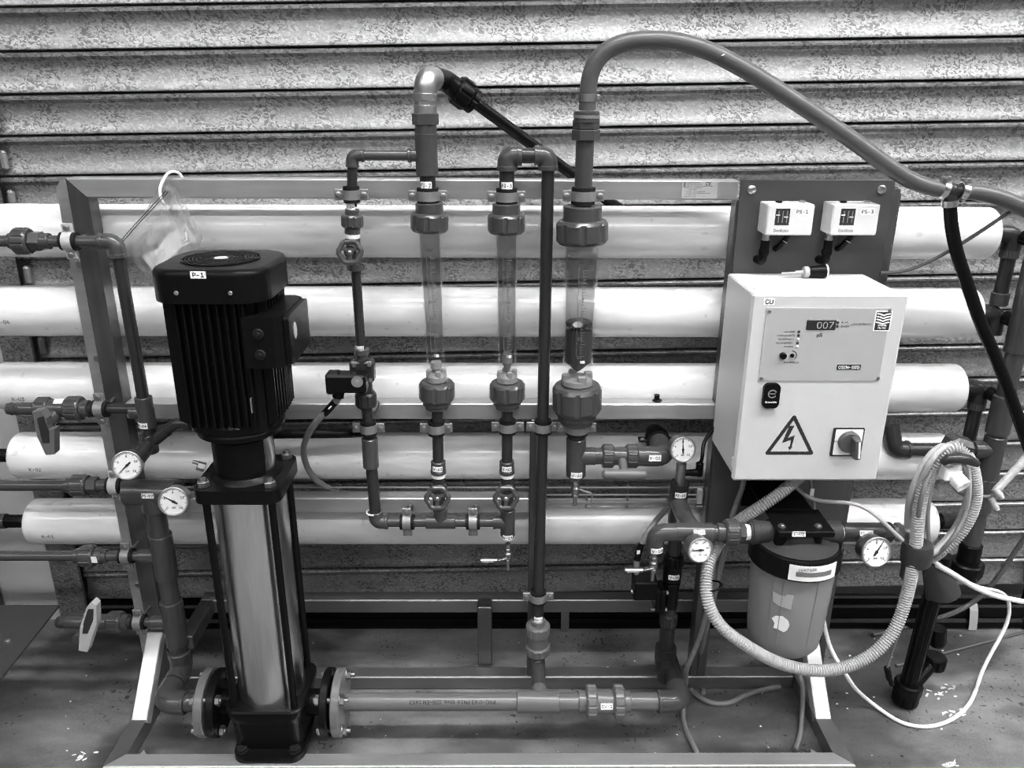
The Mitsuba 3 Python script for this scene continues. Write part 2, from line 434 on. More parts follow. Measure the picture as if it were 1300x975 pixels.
# roller shutter: one slat per 92 mm, the curtain hangs slightly out of level
SH_Y, PITCH, SLOPE = 0.283, 0.0915, 0.0185
wall = Thing('wall_back', 'galvanised steel roller shutter with mottled horizontal slats', kind='structure')
PROF = [(-.0030, .020), (-.0030, .004), (-.0048, -.0040), (-.0085, -.0078), (-.0135, -.0078), (-.0175, -.0032), (-.0195, .0014), (-.0225, .0046), (-.028, .0058), (-.038, .0057),
        (-.048, .0047), (-.058, .0030), (-.068, .0008), (-.077, -.0022), (-.084, -.0046), (-.0890, -.0052), (-.0908, -.0024), (-.0912, .020)]
xs = np.linspace(-1.206, 3.2, 45)
for i in range(-19, 17):
    z0 = 1.2985 - (i - 4) * PITCH * 1.0035
    if z0 < .07: break
    rings = np.array([[[x, SH_Y + y + .0012 * math.sin(x * 2.3 + i * 1.9), z0 + z + SLOPE * x] for z, y in PROF] for x in xs])
    wall.add('slat', grid_mesh(rings, caps=False), 'm_galv', 40)
    if -.0 < i < 16:
        wall.add('end_lock', box([-1.187, SH_Y - .010, z0 - .055 + SLOPE * -1.19], [.016, .016, .046], .005), 'm_band')
single('shutter_seal', cat(span(-1.2, 3.2, .245, .30, .0, .034, .008), span(-1.2, 3.2, .256, .30, .03, .075, .006)), 'm_black', 'black rubber seal along the foot of the shutter', 'seal')
g = Thing('trim_1', 'galvanised steel guide rail at the left end of the shutter', kind='structure')
g.add('rail', cat(span(-1.275, -1.198, .245, .255, 0, 6), span(-1.275, -1.265, .245, .33, 0, 6)), 'm_galv', False)
single('wall_side', span(-9, -1.275, .30, .36, 0, 6), 'm_wallgrey', 'pale grey sheet panel left of the shutter', kind='structure')
single('steel_column', span(-1.62, -1.46, .16, .295, 0, 6, .006), 'm_plate', 'dark column at the left edge beside the pale wall panel', 'column')
single('wall_upper', span(-9, 9, .4, .5, 0, 6), 'm_hall', 'dark void behind the shutter', kind='structure')

# ------------------------------------------------------------------ skid frame, 40 mm stainless profile
def mitre(p0, p1, size, c0=None, c1=None, b=.0028):
    """Bevelled square bar along x between p0 and p1 (corner coordinates y, z of its section); c0, c1: the end's x as a function of (y, z)."""
    (y0, z0), s = size, .04
    oc = [(y0 + b, z0), (y0 + s - b, z0), (y0 + s, z0 + b), (y0 + s, z0 + s - b), (y0 + s - b, z0 + s), (y0 + b, z0 + s), (y0, z0 + s - b), (y0, z0 + b)]
    return trimesh.convex.convex_hull(np.array([[c0(y, z) if c0 else p0, y, z] for y, z in oc] + [[c1(y, z) if c1 else p1, y, z] for y, z in oc]))


rk = Thing('skid_frame', 'stainless steel skid frame carrying tubes, pipes and pump', 'metal frame')
S = 'm_steel'
rk.add('top_rail', mitre(-.905, .482, (0, 1.260), lambda y, z: -.905 + (1.300 - z)), S, False)
rk.add('post', prism([(-.905, .04), (-.865, .04), (-.865, 1.2595), (-.905, 1.2995)], .0395, V(0, .04, 0), (EX, EZ, -EY)), 'm_steel_v', False)
rk.add('post', span(.482, .500, 0, .04, .04, 1.2615, .0022), 'm_steel_v')
rk.add('post', span(.500, .522, 0, .04, .04, .60, .0022), 'm_steel_v')
rk.add('post', span(.058, .098, 0.001, .04, .04, .764, .0022), 'm_steel_v')
rk.add('post', span(.757, .795, .006, .046, .04, 1.285, .0022), 'm_steel_v')
rk.add('cross_rail', span(-.865, .482, .001, .04, .764, .803, .0028), S)
rk.add('cross_rail', span(-.865, .058, .001, .04, .521, .561, .0028), S)
rk.add('lower_rail', span(-.80, .66, .088, .128, .174, .214, .0028), 'm_steel_d')
rk.add('lower_rail_arm', span(-.80, -.765, -.06, .128, .175, .213, .0022), 'm_steel_v')
rk.add('support', span(-.071, -.034, .045, .0875, .04, .222, .0022), 'm_steel_v')
rk.add('base_rail', span(-.865, .755, 0, .04, .0005, .04, .0028), 'm_steel_d')
rk.add('base_rail', mitre(0, 0, (-.294, .0005), lambda y, z: -.905 + (y + .294), lambda y, z: .796 - (y + .294)), S, False)
rk.add('base_rail', prism([(-.904, -.292), (-.866, -.254), (-.866, .16), (-.904, .16)], .04, V(0, 0, .0006), (EX, EY, EZ)), 'm_steel_d', False)
rk.add('base_rail', prism([(.795, -.292), (.795, .16), (.757, .16), (.757, -.254)], .04, V(0, 0, .0006), (EX, EY, EZ)), 'm_steel_d', False)
for x in (-.8835, .776):
    rk.add('brace', bar([x, -.145, .025], [x, .004, .176], .038, .03, .002), 'm_bright_steel', label='bright slanting brace')
rk.add('mounting_strip', prism([(-.946, 0), (-.9055, 0), (-.9055, 1.292), (-.935, 1.292), (-.946, 1.276)], .006, V(0, .04, .04 - .04), (EX, EZ, -EY)), S, False)
rk.add('mounting_strip', prism([(.826, .04), (.842, .04), (.842, 1.268), (.832, 1.284), (.826, 1.284)], .006, V(0, .04, 0), (EX, EZ, -EY)), 'm_plate', False)
rk.add('mounting_strip', span(.808, .826, .006, .012, .20, 1.284, .001), 'm_plate', False)
for x in (-.845, .735):
    rk.add('corner_gusset', prism([(0, 0), (.05, 0), (.012, .045)], .004, V(x - .02, -.253, .002), (EX, EY, EZ)), S, False)
for px, py, Y in ((834, 506, .02), ):
    rk.add('rail_bolt', cat(hexn(W(px, py + 6, Y), EZ, .011, .010), cyl(W(px, py + 6, Y), W(px, py - 5, Y), .006)), 'm_black')
for z in (1.115, .90, .74, .56, .40, .30):
    rk.add('strip_bolt', hexn([-.924, .034, z], -EY, .008, .006), 'm_bolt')
for z in (1.225, 1.16, 1.0):
    rk.add('strip_bolt', hexn([.834, .034, z], -EY, .006, .004), 'm_bolt')

# dark mounting panel
pn = Thing('mounting_panel', 'dark grey plate behind the control box and pressure switches', 'panel')
pn.add('plate', span(.486, .806, -.006, -.0005, .44, 1.303, .001), 'm_plate', False)
for px, py in ((954, 240.5), (1119, 240.5)):
    p = W(px, py, -.006); b = pn.add('screw', lathe(p, -EY, [(0, .009), (.003, .009), (.005, .006)], 16), 'm_chrome')

# nameplate on the top rail
npl = Thing('nameplate', 'printed rating plate stuck on the top rail', 'sign')
a, b = W(866, 231, -.001), W(910, 252.5, -.001)
npl.add('plate', box([(a[0] + b[0]) / 2, -.0007, 1.2805], [b[0] - a[0], .001, .034], 0), 'm_lightgrey', False)
npl.add('lettering', text('CE', .0062, .02, V(b[0] - .020, -.0012, 1.2935), FRONT, .0003), 'm_ink', False)
npl.add('logo', span(a[0] + .003, a[0] + .008, -.0016, -.0012, 1.2865, 1.2965), 'm_print', False)
ln = []
for i, (w1, w2) in enumerate(((.026, 0), (.030, 0), (.012, .040), (.014, .018), (.008, .008), (.014, .025), (.012, .036), (.006, .006), (.014, .007))):
    z = 1.2955 - i * .0036
    if i < 2: ln.append(span(a[0] + .011, a[0] + .011 + w1, -.0016, -.0012, z, z + .0012)); continue
    ln.append(span(a[0] + .0215 - w1, a[0] + .0215, -.0016, -.0012, z, z + .0012)); ln.append(span(a[0] + .024, a[0] + .024 + w2, -.0016, -.0012, z, z + .0012))
npl.add('print_lines', cat(ln), 'm_print', False, kind='stuff')

# ------------------------------------------------------------------ five membrane housings
TZ = [1.177, .993, .808, .627, .444]
for i, (z, s, wd) in enumerate(zip(TZ, ('K-05', 'K-04', 'K-03', 'K-02', 'K-01'), ('topmost', 'second from the top', 'middle', 'second from the bottom', 'lowest'))):
    t = Thing('membrane_housing', 'long glossy white tube, %s of the stack of five behind the frame' % wd, 'tube', 'white membrane tubes')
    R = .0575
    t.add('shell', lathe([-1.192, .0985, z], EX, [(0, R - .004), (.004, R - .001), (.008, R), (.09, R), (.092, R + .0006), (.16, R + .0006), (.162, R)] + [(q, R) for q in np.linspace(.3, 2.1, 10)] + [(2.11, R), (2.112, R + .0006), (2.18, R + .0006), (2.182, R), (2.267, R), (2.271, R - .001), (2.275, R - .004)], 64), 'm_tube')
    for x, d in ((-1.192, EX), (1.083, -EX)):
        t.add('end_cap', lathe([x + d[0] * .002, .0985, z], -d, [(0, R - .006), (.004, R - .008), (.006, R - .02), (.016, .022), (.018, .018)], 40), 'm_pvc_dark', label='dark end plug')
    if i:
        px = (0, 3, 22, 44, 60)[i]; py = (0, 400, 498, 590.5, 674)[i]; q = W(px, py, .045); n = unit(V(0, q[1] - .0985, q[2] - z))
        th = math.atan2(-(q[2] - z), -(q[1] - .0985)); n = V(0, -math.cos(.25), -math.sin(.25))
        base = text(s, .0085, .06, V(0, 0, 0), (EX, EY, EZ), .0003)
        v = np.array(base.vertices); an = .20 - v[:, 1] / R; RR = R + .0002 + v[:, 2]
        base.vertices = np.stack([q[0] + v[:, 0], .0985 - np.cos(an) * RR, z - np.sin(an) * RR], 1)
        t.add('lettering', base, 'm_print', False)

# wire cable tray between the two lowest tubes
tr = Thing('cable_tray', 'wire mesh cable tray running between the two lowest white tubes', 'cable tray')
wy = [(.044, .568), (.044, .548), (.044, .527), (.062, .510), (.085, .510)]
for y, z in wy: tr.add('wire', cyl([-.84, y, z], [.60, y, z], .0028, n=8), 'm_bolt')
tr.add('cable', cyl([-.82, .057, .5225], [.60, .057, .5225], .0095, n=14), 'm_lightgrey', label='thick pale grey cable lying in the tray')
for x in np.arange(-.80, .60, .1):
    tr.add('cross_wire', sweep(fillet([[x, .0485, .575], [x, .0485, .506], [x, .092, .506]], .006, 4), .0022, 8), 'm_bolt')

# black flat table corner at the lower left
tb = Thing('steel_table', 'dark steel plate corner at the lower left with one bolt', 'table')
zt = .30
A, Bq, Cq = Wz = [EYE + (ROT @ V((px - CX) / FOC, (py - CY) / FOC, 1)) * ((zt - EYE[2]) / (ROT @ V((px - CX) / FOC, (py - CY) / FOC, 1))[2]) for px, py in ((75, 768), (0, 862), (10, 815))]
dn = unit(A - Bq)
tb.add('top', prism([(A[0], A[1]), (A[0] - .9, A[1]), (A[0] - .9, A[1] - .5), tuple((A - dn * .55)[:2])], .006, V(0, 0, zt - .006), (EX, EY, EZ)), 'm_table', False)
tb.add('bolt', lathe(Cq, EZ, [(0, .006), (.004, .006), (.006, .003)], 14), 'm_chrome')
tb.add('leg', span(A[0] - .62, A[0] - .58, A[1] - .06, A[1] - .02, 0, zt - .006), 'm_table', False)
tb.add('leg', span(A[0] - .62, A[0] - .58, A[1] - .45, A[1] - .41, 0, zt - .006), 'm_table', False)

# ================================================================== the pump
pu = Thing('pump', 'tall black vertical multistage pump with a steel sleeve, at the front left', 'pump')
PX, PY, PZ = -.541, -.18, .120
BK = 'm_black'
foot = rrect(.160, .215, .03).buffer(0)
pu.add('foot', prism(foot, .016, V(PX + .004, PY + .002, .0405), (EX, EY, EZ)), BK, 35)
pu.add('base', cat(grid_mesh(np.array([np.c_[np.array(rrect(w, w, .03, 8).exterior.coords)[:-1] + [PX, PY], np.full(len(rrect(w, w, .03, 8).exterior.coords) - 1, z)] for w, z in ((.158, .050), (.158, .075), (.160, .122), (.170, .140), (.176, .150), (.176, .164), (.170, .168))])),
                   cyl([PX - .12, PY, PZ], [PX + .12, PY, PZ], .03)), BK, 35)
for sx, sy in ((-.058, -.082), (.062, -.082), (-.058, .085), (.062, .085)):
    pu.add('foot_bolt', cat(hexn([PX + sx, PY + sy, .0565], EZ, .0125, .010), lathe([PX + sx, PY + sy, .056], EZ, [(0, .0145), (.0025, .0145)], 18)), 'm_black_matt')
pu.add('sleeve', lathe([PX, PY, .166], EZ, [(0, .0735), (.46, .0735), (.54, .0735)], 64), 'm_brush', label='brushed stainless steel sleeve')
for sx in (-1, 1):
    for sy in (-1, 1):
        pu.add('stay_rod', cyl([PX + sx * .0665, PY + sy * .0665, .158], [PX + sx * .0665, PY + sy * .0665, .715], .0078, n=14), BK)
pu.add('head_plate', cat(prism(rrect(.176, .176, .028), .03, V(PX, PY, .690), (EX, EY, EZ)), lathe([PX, PY, .72], EZ, [(0, .072), (.014, .062), (.02, .05)], 36)), BK, 35)
for sx in (-1, 1):
    for sy in (-1, 1):
        h = pu.add('head_bolt', cat(hexn([PX + sx * .0665, PY + sy * .0665, .720], EZ, .0125, .013), lathe([PX + sx * .0665, PY + sy * .0665, .733], EZ, [(0, .007), (.006, .0065)], 12)), 'm_bolt')
for sx in (-1, 1):                                                # motor stool: two legs, shaft guard between
    a = np.linspace(-.95, .95, 9) + (0 if sx > 0 else PI)
    a = a - PI / 2 + (.0 if sx > 0 else 0)
    o = [(math.cos(q) * .064, math.sin(q) * .064) for q in a]; i_ = [(math.cos(q) * .05, math.sin(q) * .05) for q in a[::-1]]
    pu.add('stool_leg', prism(o + i_, .12, V(PX, PY, .712), (EX, EY, EZ)), BK, 35)
pu.add('stool_collar', lathe([PX, PY, .808], EZ, [(0, .062), (.008, .074), (.014, .086), (.024, .088), (.028, .086)], 44), BK)
pu.add('shaft', cyl([PX, PY, .72], [PX, PY, .82], .012), 'm_chrome')
for s in (0, PI):
    th = np.linspace(-.55, .55, 8) + s
    o = [(math.cos(q) * .060, math.sin(q) * .060) for q in th]; i_ = [(math.cos(q) * .0588, math.sin(q) * .0588) for q in th[::-1]]
    pu.add('coupling_guard', prism(o + i_, .09, V(PX, PY, .726), (EX, EY, EZ)), 'm_chrome', 35, label='shiny coupling guard')
pu.add('vent_plug', cat(hexn([PX - .082, PY - .01, .735], unit([-1, -.3, .5]), .010, .016), cyl([PX - .092, PY - .012, .745], [PX - .104, PY - .015, .751], .004)), 'm_bolt')
# flanges
FL = lambda x, th, R=.0775: lathe([x - th / 2, PY, PZ], EX, [(0, R - .002), (.002, R), (th - .002, R), (th, R - .002)], 48)
for s in (-1, 1):
    pu.add('flange', FL(PX + s * .128, .018), BK, label='black cast flange')
    pu.add('gasket', FL(PX + s * .1405, .005, .058), 'm_black_matt')
# motor
mz0, mz1, hw = .842, 1.118, .094
pu.add('motor_flange', lathe([PX, PY, .834], EZ, [(0, .083), (.004, .088), (.018, .088), (.026, .08)], 44), BK)
mo = pu.add('motor_body', prism(rrect(2 * hw - .022, 2 * hw - .022, .045), mz1 - mz0, V(PX, PY, mz0), (EX, EY, EZ)), BK, 35)
for k in range(9):
    q = -.062 + k * .0155
    for n, r in ((-EY, EX), (-EX, EY), (EX, EY), (EY, EX)):
        p0 = V(PX, PY, 0) + n * (hw - .016) + r * q
        pu.add('cooling_fin', prism([(0, mz0 + .012), (.022 - abs(q) * .06, mz0 + .02), (.022 - abs(q) * .06, mz1 - .004), (0, mz1)], .0035, p0 - np.cross(n, EZ) * .00175, (n, EZ, np.cross(n, EZ))), BK, False, under=mo)
cv = prism(rrect(.214, .214, .055, 8), .060, V(PX, PY, 1.108), (EX, EY, EZ))
cvp = [np.array(rrect(.214 - 2 * d, .214 - 2 * d, .055 - d * .8, 8).exterior.coords)[:-1] for d in (0, 0, .001, .004, .011)]
cv = grid_mesh(np.array([np.c_[p + [PX, PY], np.full(len(p), z)] for p, z in zip(cvp, (1.108, 1.156, 1.162, 1.167, 1.1695))]))
co = pu.add('fan_cover', cv, BK, 40, label='smooth black fan cover with round grille')
gr = [lathe([PX, PY, 1.1692], EZ, [(0, .072), (.0008, .072)], 44)]
pu.add('fan_grille', cat([ringt([PX, PY, 1.1695], [PX, PY, 1.1722], r, r + .0022, 44) for r in np.arange(.016, .074, .0068)] + [bar([PX, PY, 1.1705] + V(math.cos(a), math.sin(a), 0) * .014, [PX, PY, 1.1705] + V(math.cos(a), math.sin(a), 0) * .074, .002, .002, 0) for a in np.arange(12) * PI / 6]), BK, under=co)
pu.add('grille_hub', lathe([PX, PY, 1.1695], EZ, [(0, .0135), (.003, .0125)], 24), 'm_lightgrey', under=co)
for px, py in ((224, 372), (292.5, 372)):
    pu.add('cover_screw', lathe(W(px, py, PY - .107), -EY, [(0, .0042), (.002, .0042), (.003, .003)], 14), 'm_chrome', under=co)
sticker(pu, 'P-1', W(251.5, 349, PY - .107), .028, .013, under=co)
# terminal box on the right of the motor
bx = [(-.487 + .006, -.286), (-.424, -.286), (-.408, -.268), (-.408, -.128), (-.424, -.112), (-.46, -.112), (-.46, -.262)]
tbx = pu.add('terminal_box', prism(bx, .098, V(0, 0, .985), (EX, EY, EZ)), BK, False)
pu.add('box_lid', prism(rrect(.146, .094, .008), .010, V(-.4085, -.199, 1.034), (EY, EZ, EX)), BK, 35, under=tbx)
pu.add('badge', prism([(math.cos(a) * .010, math.sin(a) * .016) for a in np.arange(20) * PI / 10], .001, V(-.398, -.236, 1.045), (EY, EZ, EX)), 'm_lightgrey', False, under=tbx)
for z in (1.052, 1.012):
    pu.add('blanking_plug', cat(lathe([-.452, -.286, z], -EY, [(0, .0105), (.003, .0105), (.005, .009)], 20), lathe([-.452, -.291, z], -EY, [(0, .005), (.004, .0035)], 12)), 'm_black_matt', under=tbx)
pu.add('rating_label', box(W(320, 514, PY - .08), [.002, .012, .03], 0, (EX, EY, EZ)), 'm_lightgrey', label='small pale sticker')

# loose plastic flanges either side, with their bolts
for s, name in ((-1, 'left'), (1, 'right')):
    t = Thing('pipe_flange', 'grey plastic pipe flange bolted on the %s side of the pump' % name, 'flange')
    x = PX + s * .1545
    t.add('ring', FL(x, .020), 'm_pvc_light')
    for k in range(4):
        a = PI / 4 + k * PI / 2; q = V(0, math.cos(a), math.sin(a)) * .0615
        e = t.add('bolt', cat(hexn(V(x + s * .010, PY, PZ) + q, EX * s, .0125, .011), cyl(V(x - s * .05, PY, PZ) + q, V(x + s * .029, PY, PZ) + q, .0062, n=12)), 'm_bolt')
        t.add('nut', hexn(V(x - s * .036, PY, PZ) + q, -EX * s, .0125, .011), 'm_bolt', under=e)
        t.add('washer', lathe(V(x + s * .010, PY, PZ) + q, EX * s, [(0, .0155), (.002, .0155)], 18), 'm_bolt', under=e)

# ================================================================== pipework on the left end
YL = -.062
YR = -.062                                                        # the thick riser
PC = 'clips on the frame'


def hpipe(px0, px1, py, Y, r, t, m='m_pvc', py1=None, part='pipe'):
    a, b = W(px0, py, Y), W(px1, py1 or py, Y); t.add(part, cyl(a, b, r), m); return a, b


# upper left: pipe from the left edge, union, elbow, down to the first gauge
t = Thing('pipework', 'grey pipe at the upper left turning down along the left post to the upper gauge', 'pipe')
c = W(147, 306.5, YL); r1 = .0118
a = W(-420, 307.5, YL); a[2] = c[2]
t.add('pipe', cyl(a, c + V(-.03, 0, 0), r1), 'm_pvc')
union(t, V(X(29.5, 307, YL), YL, c[2]), EX, r1 * 1.05, .0275, .032, k=12)
t.add('hexagon', cat(hexn(V(X(40, 307, YL), YL, c[2]), EX, .021, .022), cham(V(X(52, 307, YL), YL, c[2]), V(X(64, 307, YL), YL, c[2]), .0165)), 'm_pvc')
d = W(172, 522, YL); d[0] = c[0] + .004
elbow(t, c, -EX, d - c, .0135, leg=2.3)
t.add('pipe', cyl(c, d, .0128), 'm_pvc_dark')
dn = unit(d - c)
e = W(173, 523, YL)
tee(t, V(d[0], YL, e[2]), dn, -EX, .0145, .036, .0118, .032)
sticker(t, 'PI-04', V(d[0], YL, Z(537.5, YL)), .026, .013, side(-18), wrap=.0185)
t.add('pipe', cyl(V(d[0], YL, e[2]), V(d[0], YL, Z(562, YL)), .0128), 'm_pvc_dark')
g_ = V(d[0] - .002, YL, Z(563, YL))
tee(t, g_, EZ, unit([.55, .1, .42]), .0135, .022, .0115, .05, 'm_pvc_dark')
t.add('stub', cyl(g_, g_ + V(-.012, -.05, -.02), .0165), 'm_pvc_dark')
q = g_ + unit([.55, .1, .42]) * .062
t.add('hose_tail', cat(sweep(fillet([q - unit([.55, .1, .42]) * .02, q + V(.012, 0, .006), q + V(.05, .0, .006)], .015), .0125, 16), cham(q + V(.03, 0, .006), q + V(.045, 0, .006), .016)), 'm_pvc_dark')
single('black_pipe', cat(sweep(fillet([q + V(.045, 0, .006), W(330, 551, YL), W(440, 550, -.03), W(466, 549, .012)], .03), .0108, 16)), 'm_black', 'thin black pipe running level behind the pump below the middle cross rail', 'pipe')
gauge('round pressure gauge below the PI-04 label, beside the left post, needle pointing down left', W(161.5, 590.5, YL - .07), .0315, [.18, -1, .22], 222, (['0', '4', '8', '12', '16'], 'bar'))

# middle left: hose tail with ball valve
t = Thing('pipework', 'short grey branch with hose tail beside the left post at the middle white tube', 'pipe')
zz = W(130, 519, YL)[2]; P = lambda px: V(X(px, 518, YL), YL, zz)
t.add('pipe', cyl(P(104), V(d[0] - .012, YL, zz), .0115), 'm_pvc_dark')
t.add('hose_tail', lathe(P(10), EX, [(0, .0125), (.01, .0145), (.0102, .013), (.02, .0145), (.0202, .013), (.03, .0145), (.0302, .0145), (.065, .0145)], 22), 'm_pvc')
union(t, P(56), EX, .015, .0265, .030, k=8, col=False)
t.add('valve_body', cat(cham(P(62), P(88), .021), cyl(P(74) + V(0, 0, 0), P(74) + V(-.012, -.05, -.03), .014)), 'm_pvc')
union(t, P(95), EX, .015, .0285, .034, k=12)
t.add('collar', cham(P(103), P(112), .0165), 'm_pvc')
sticker(t, '', P(81) + V(0, -.008, .0205), .028, .012, (EX, unit([0, .8, .6]), unit([0, -.6, .8])))
hd = [(X(px, py, YL - .06), Z(py, YL - .06)) for px, py in ((44, 522), (55, 520), (62, 530), (63, 545), (72, 543), (72, 575), (61, 576), (50, 552))]
h = t.add('lever', prism(hd, .022, V(0, YL - .047, 0), (EX, EZ, -EY)), 'm_pvc_light', False)
hi = [(X(px, py, YL - .07), Z(py, YL - .07)) for px, py in ((47, 532), (55, 529), (62, 548), (63, 563), (54, 563))]
t.add('lever_recess', prism(hi, .001, V(0, YL - .0692, 0), (EX, EZ, -EY)), 'm_pvc_dark', False, under=h)
clamp(P(128), EX, .0125, 'pipe clip on the left post beside the middle hose tail, tilted upright', PC, EZ, back=EY, seat=.062)

# left, below: long pipe with union to the big tee and thick riser
rz = lambda px, py: V(X(px, py, YR), YR, Z(py, YR))
t = Thing('pipework', 'thick grey riser pipe from pump inlet up the left post with three branches', 'pipe')
rx = X(205, 690, YR); top = Z(625, YR)
zt_ = Z(616.5, YL)
t.add('pipe', cyl([X(-420, 617, YL), YL, zt_], [X(160, 617, YL), YL, zt_], .0125), 'm_pvc')
union(t, V(X(102, 615, YL), YL, zt_), EX, .0135, .0265, .036, k=12)
t.add('hexagon', cat(hexn(V(X(113, 615, YL), YL, zt_), EX, .0205, .02)), 'm_pvc')
t.add('tee', cat(cham([X(158.5, 622, YR), YR, top], [X(224, 622, YR), YR, top], .0295, .002), cham([rx, YR, top], [rx, YR, Z(648, YR)], .0285, .002)), 'm_pvc')
sticker(t, 'PI-02', V(X(194, 620, YR), YR - .0295, Z(622, YR)), .027, .0125, FRONT)
t.add('pipe', cyl([rx, YR, top], [rx, YR, Z(845, YR)], .0212), 'm_pvc')
for i, (y0, y1, yb) in enumerate(((678, 733, 705.5), (762, 817, 789))):
    zb = Z(yb, YR)
    t.add('tee', cat(cham([rx, YR, Z(y0, YR)], [rx, YR, Z(y1, YR)], .0262, .0015), cham([rx, YR, zb], [rx - .055, YR, zb], .0165, .0015)), 'm_pvc')
    Pb = lambda px: V(X(px, yb, YR), YR, zb)
    if i == 0:
        t.add('pipe', cyl(Pb(-420), Pb(180), .0115), 'm_pvc')
        union(t, Pb(112), EX, .0135, .0255, .034, k=12)
        t.add('hexagon', cat(hexn(Pb(121), EX, .0195, .018), cham(Pb(129), Pb(137), .016)), 'm_pvc')
        sticker(t, '', Pb(124.5) + V(0, -.0198, .002), .014, .016)
    else:
        t.add('pipe', cyl(Pb(150), Pb(195), .0115), 'm_pvc')
        t.add('hose_tail', lathe(Pb(73), EX, [(0, .013), (.01, .0155), (.0102, .014), (.02, .0155), (.0202, .014), (.03, .0155), (.07, .0155)], 22), 'm_pvc')
        t.add('valve_body', cat(cham(Pb(106), Pb(140), .0195), cyl(Pb(118), Pb(116) + V(0, -.07, 0), .013)), 'm_pvc')
        union(t, Pb(147), EX, .0145, .0265, .034, k=10)
        hd = [(X(px, py, YR - .08), Z(py, YR - .08)) for px, py in ((102, 822), (113, 824), (125, 788), (124.5, 766), (119, 762), (112, 768), (104, 792))]
        h = t.add('lever', prism(hd, .022, V(0, YR - .067, 0), (EX, EZ, -EY)), 'm_lightgrey', False, label='light grey lever')
        hi = [(X(px, py, YR - .09), Z(py, YR - .09)) for px, py in ((104.5, 804), (111, 804), (118, 787), (118.5, 773), (111.5, 773), (106, 790))]
        t.add('lever_recess', prism(hi, .001, V(0, YR - .0892, 0), (EX, EZ, -EY)), 'm_pvc_dark', False, under=h)
# bottom: out of the riser towards the viewer, then to the pump flange
e1 = V(rx, YR, PZ); e2 = V(rx, PY, PZ)
t.add('elbow', sweep(fillet([V(rx, YR, Z(828, YR)), e1, e1 + V(0, -.055, 0)], .03), .0268, 24), 'm_pvc')
t.add('elbow', sweep(fillet([e2 + V(0, .058, 0), e2, e2 + V(.052, 0, 0)], .032), .0265, 24), 'm_pvc')
t.add('socket', [cham(V(rx, YR, Z(832, YR)), V(rx, YR, Z(825, YR)), .0285), cham(e2 + V(.046, 0, 0), e2 + V(.054, 0, 0), .0280)], 'm_pvc')
t.add('pipe', cyl(e2 + V(.04, 0, 0), [PX - .16, PY, PZ], .0212), 'm_pvc')
t.add('gauge_stub', cat(cyl([X(222, 622, YR), YR, top], [X(229, 622, YR), YR, top], .0255), cyl([X(230, 622, YR), YR, top], V(X(226, 630, YR), YR - .06, top - .006), .018)), 'm_pvc_dark')
gauge('round pressure gauge below the PI-02 label, left of the pump, needle pointing up left', W(220.5, 636.5, YR - .075), .0325, [.12, -1, .22], 147, (['0', '4', '8', '12', '16'], 'bar'))
clamp([X(88, 303, YL), YL, c[2]], EX, .0122, 'whitish scuffed pipe clip beside the top of the left post', PC, EZ, back=EY, seat=.062, mat_='m_lightgrey')
clamp([X(146, 616, YL), YL, zt_], EX, .0128, 'pipe clip left of the PI-02 tee on the left post', PC, EZ, back=EY, seat=.062, mat_='m_lightgrey')
clamp([X(161, 705, YR), YR, Z(705.5, YR)], EX, .0118, 'pipe clip on the left post below the lowest white tube', PC, EZ, back=EY, seat=.062)
clamp([X(176.5, 789, YR), YR, Z(789, YR)], EX, .0118, 'lowest pipe clip at the foot of the left post', PC, EZ, back=EY, seat=.062)

# connectors at the left tube ends
for z, x1, wd in ((TZ[3], -1.192, 'second lowest'), (TZ[4], -1.192, 'lowest')):
    t = Thing('tube_connector', 'black and grey pipe connector at the left end of the %s white tube' % wd, 'pipe fitting')
    q = V(x1, .0985, z)
    t.add('nipple', cyl(q, q - EX * .05, .0105), 'm_black')
    t.add('coupling', gear(q - EX * .025, q - EX * .075, .0165, 8), 'm_black')
    t.add('elbow', sweep(fillet([q - EX * .07, q - EX * .11, q - EX * .11 + V(0, -.02, -.06)], .025), .019, 18), 'm_pvc')

# ================================================================== flow meters and pipes in the middle
YP, YB = -.046, -.064


def col(px0, py0, px1, py1, Y, r, t, m='m_pvc', part='pipe'):
    a, b = W(px0, py0, Y), W(px1, py1, Y); t.add(part, cyl(a, b, r), m); return a, b


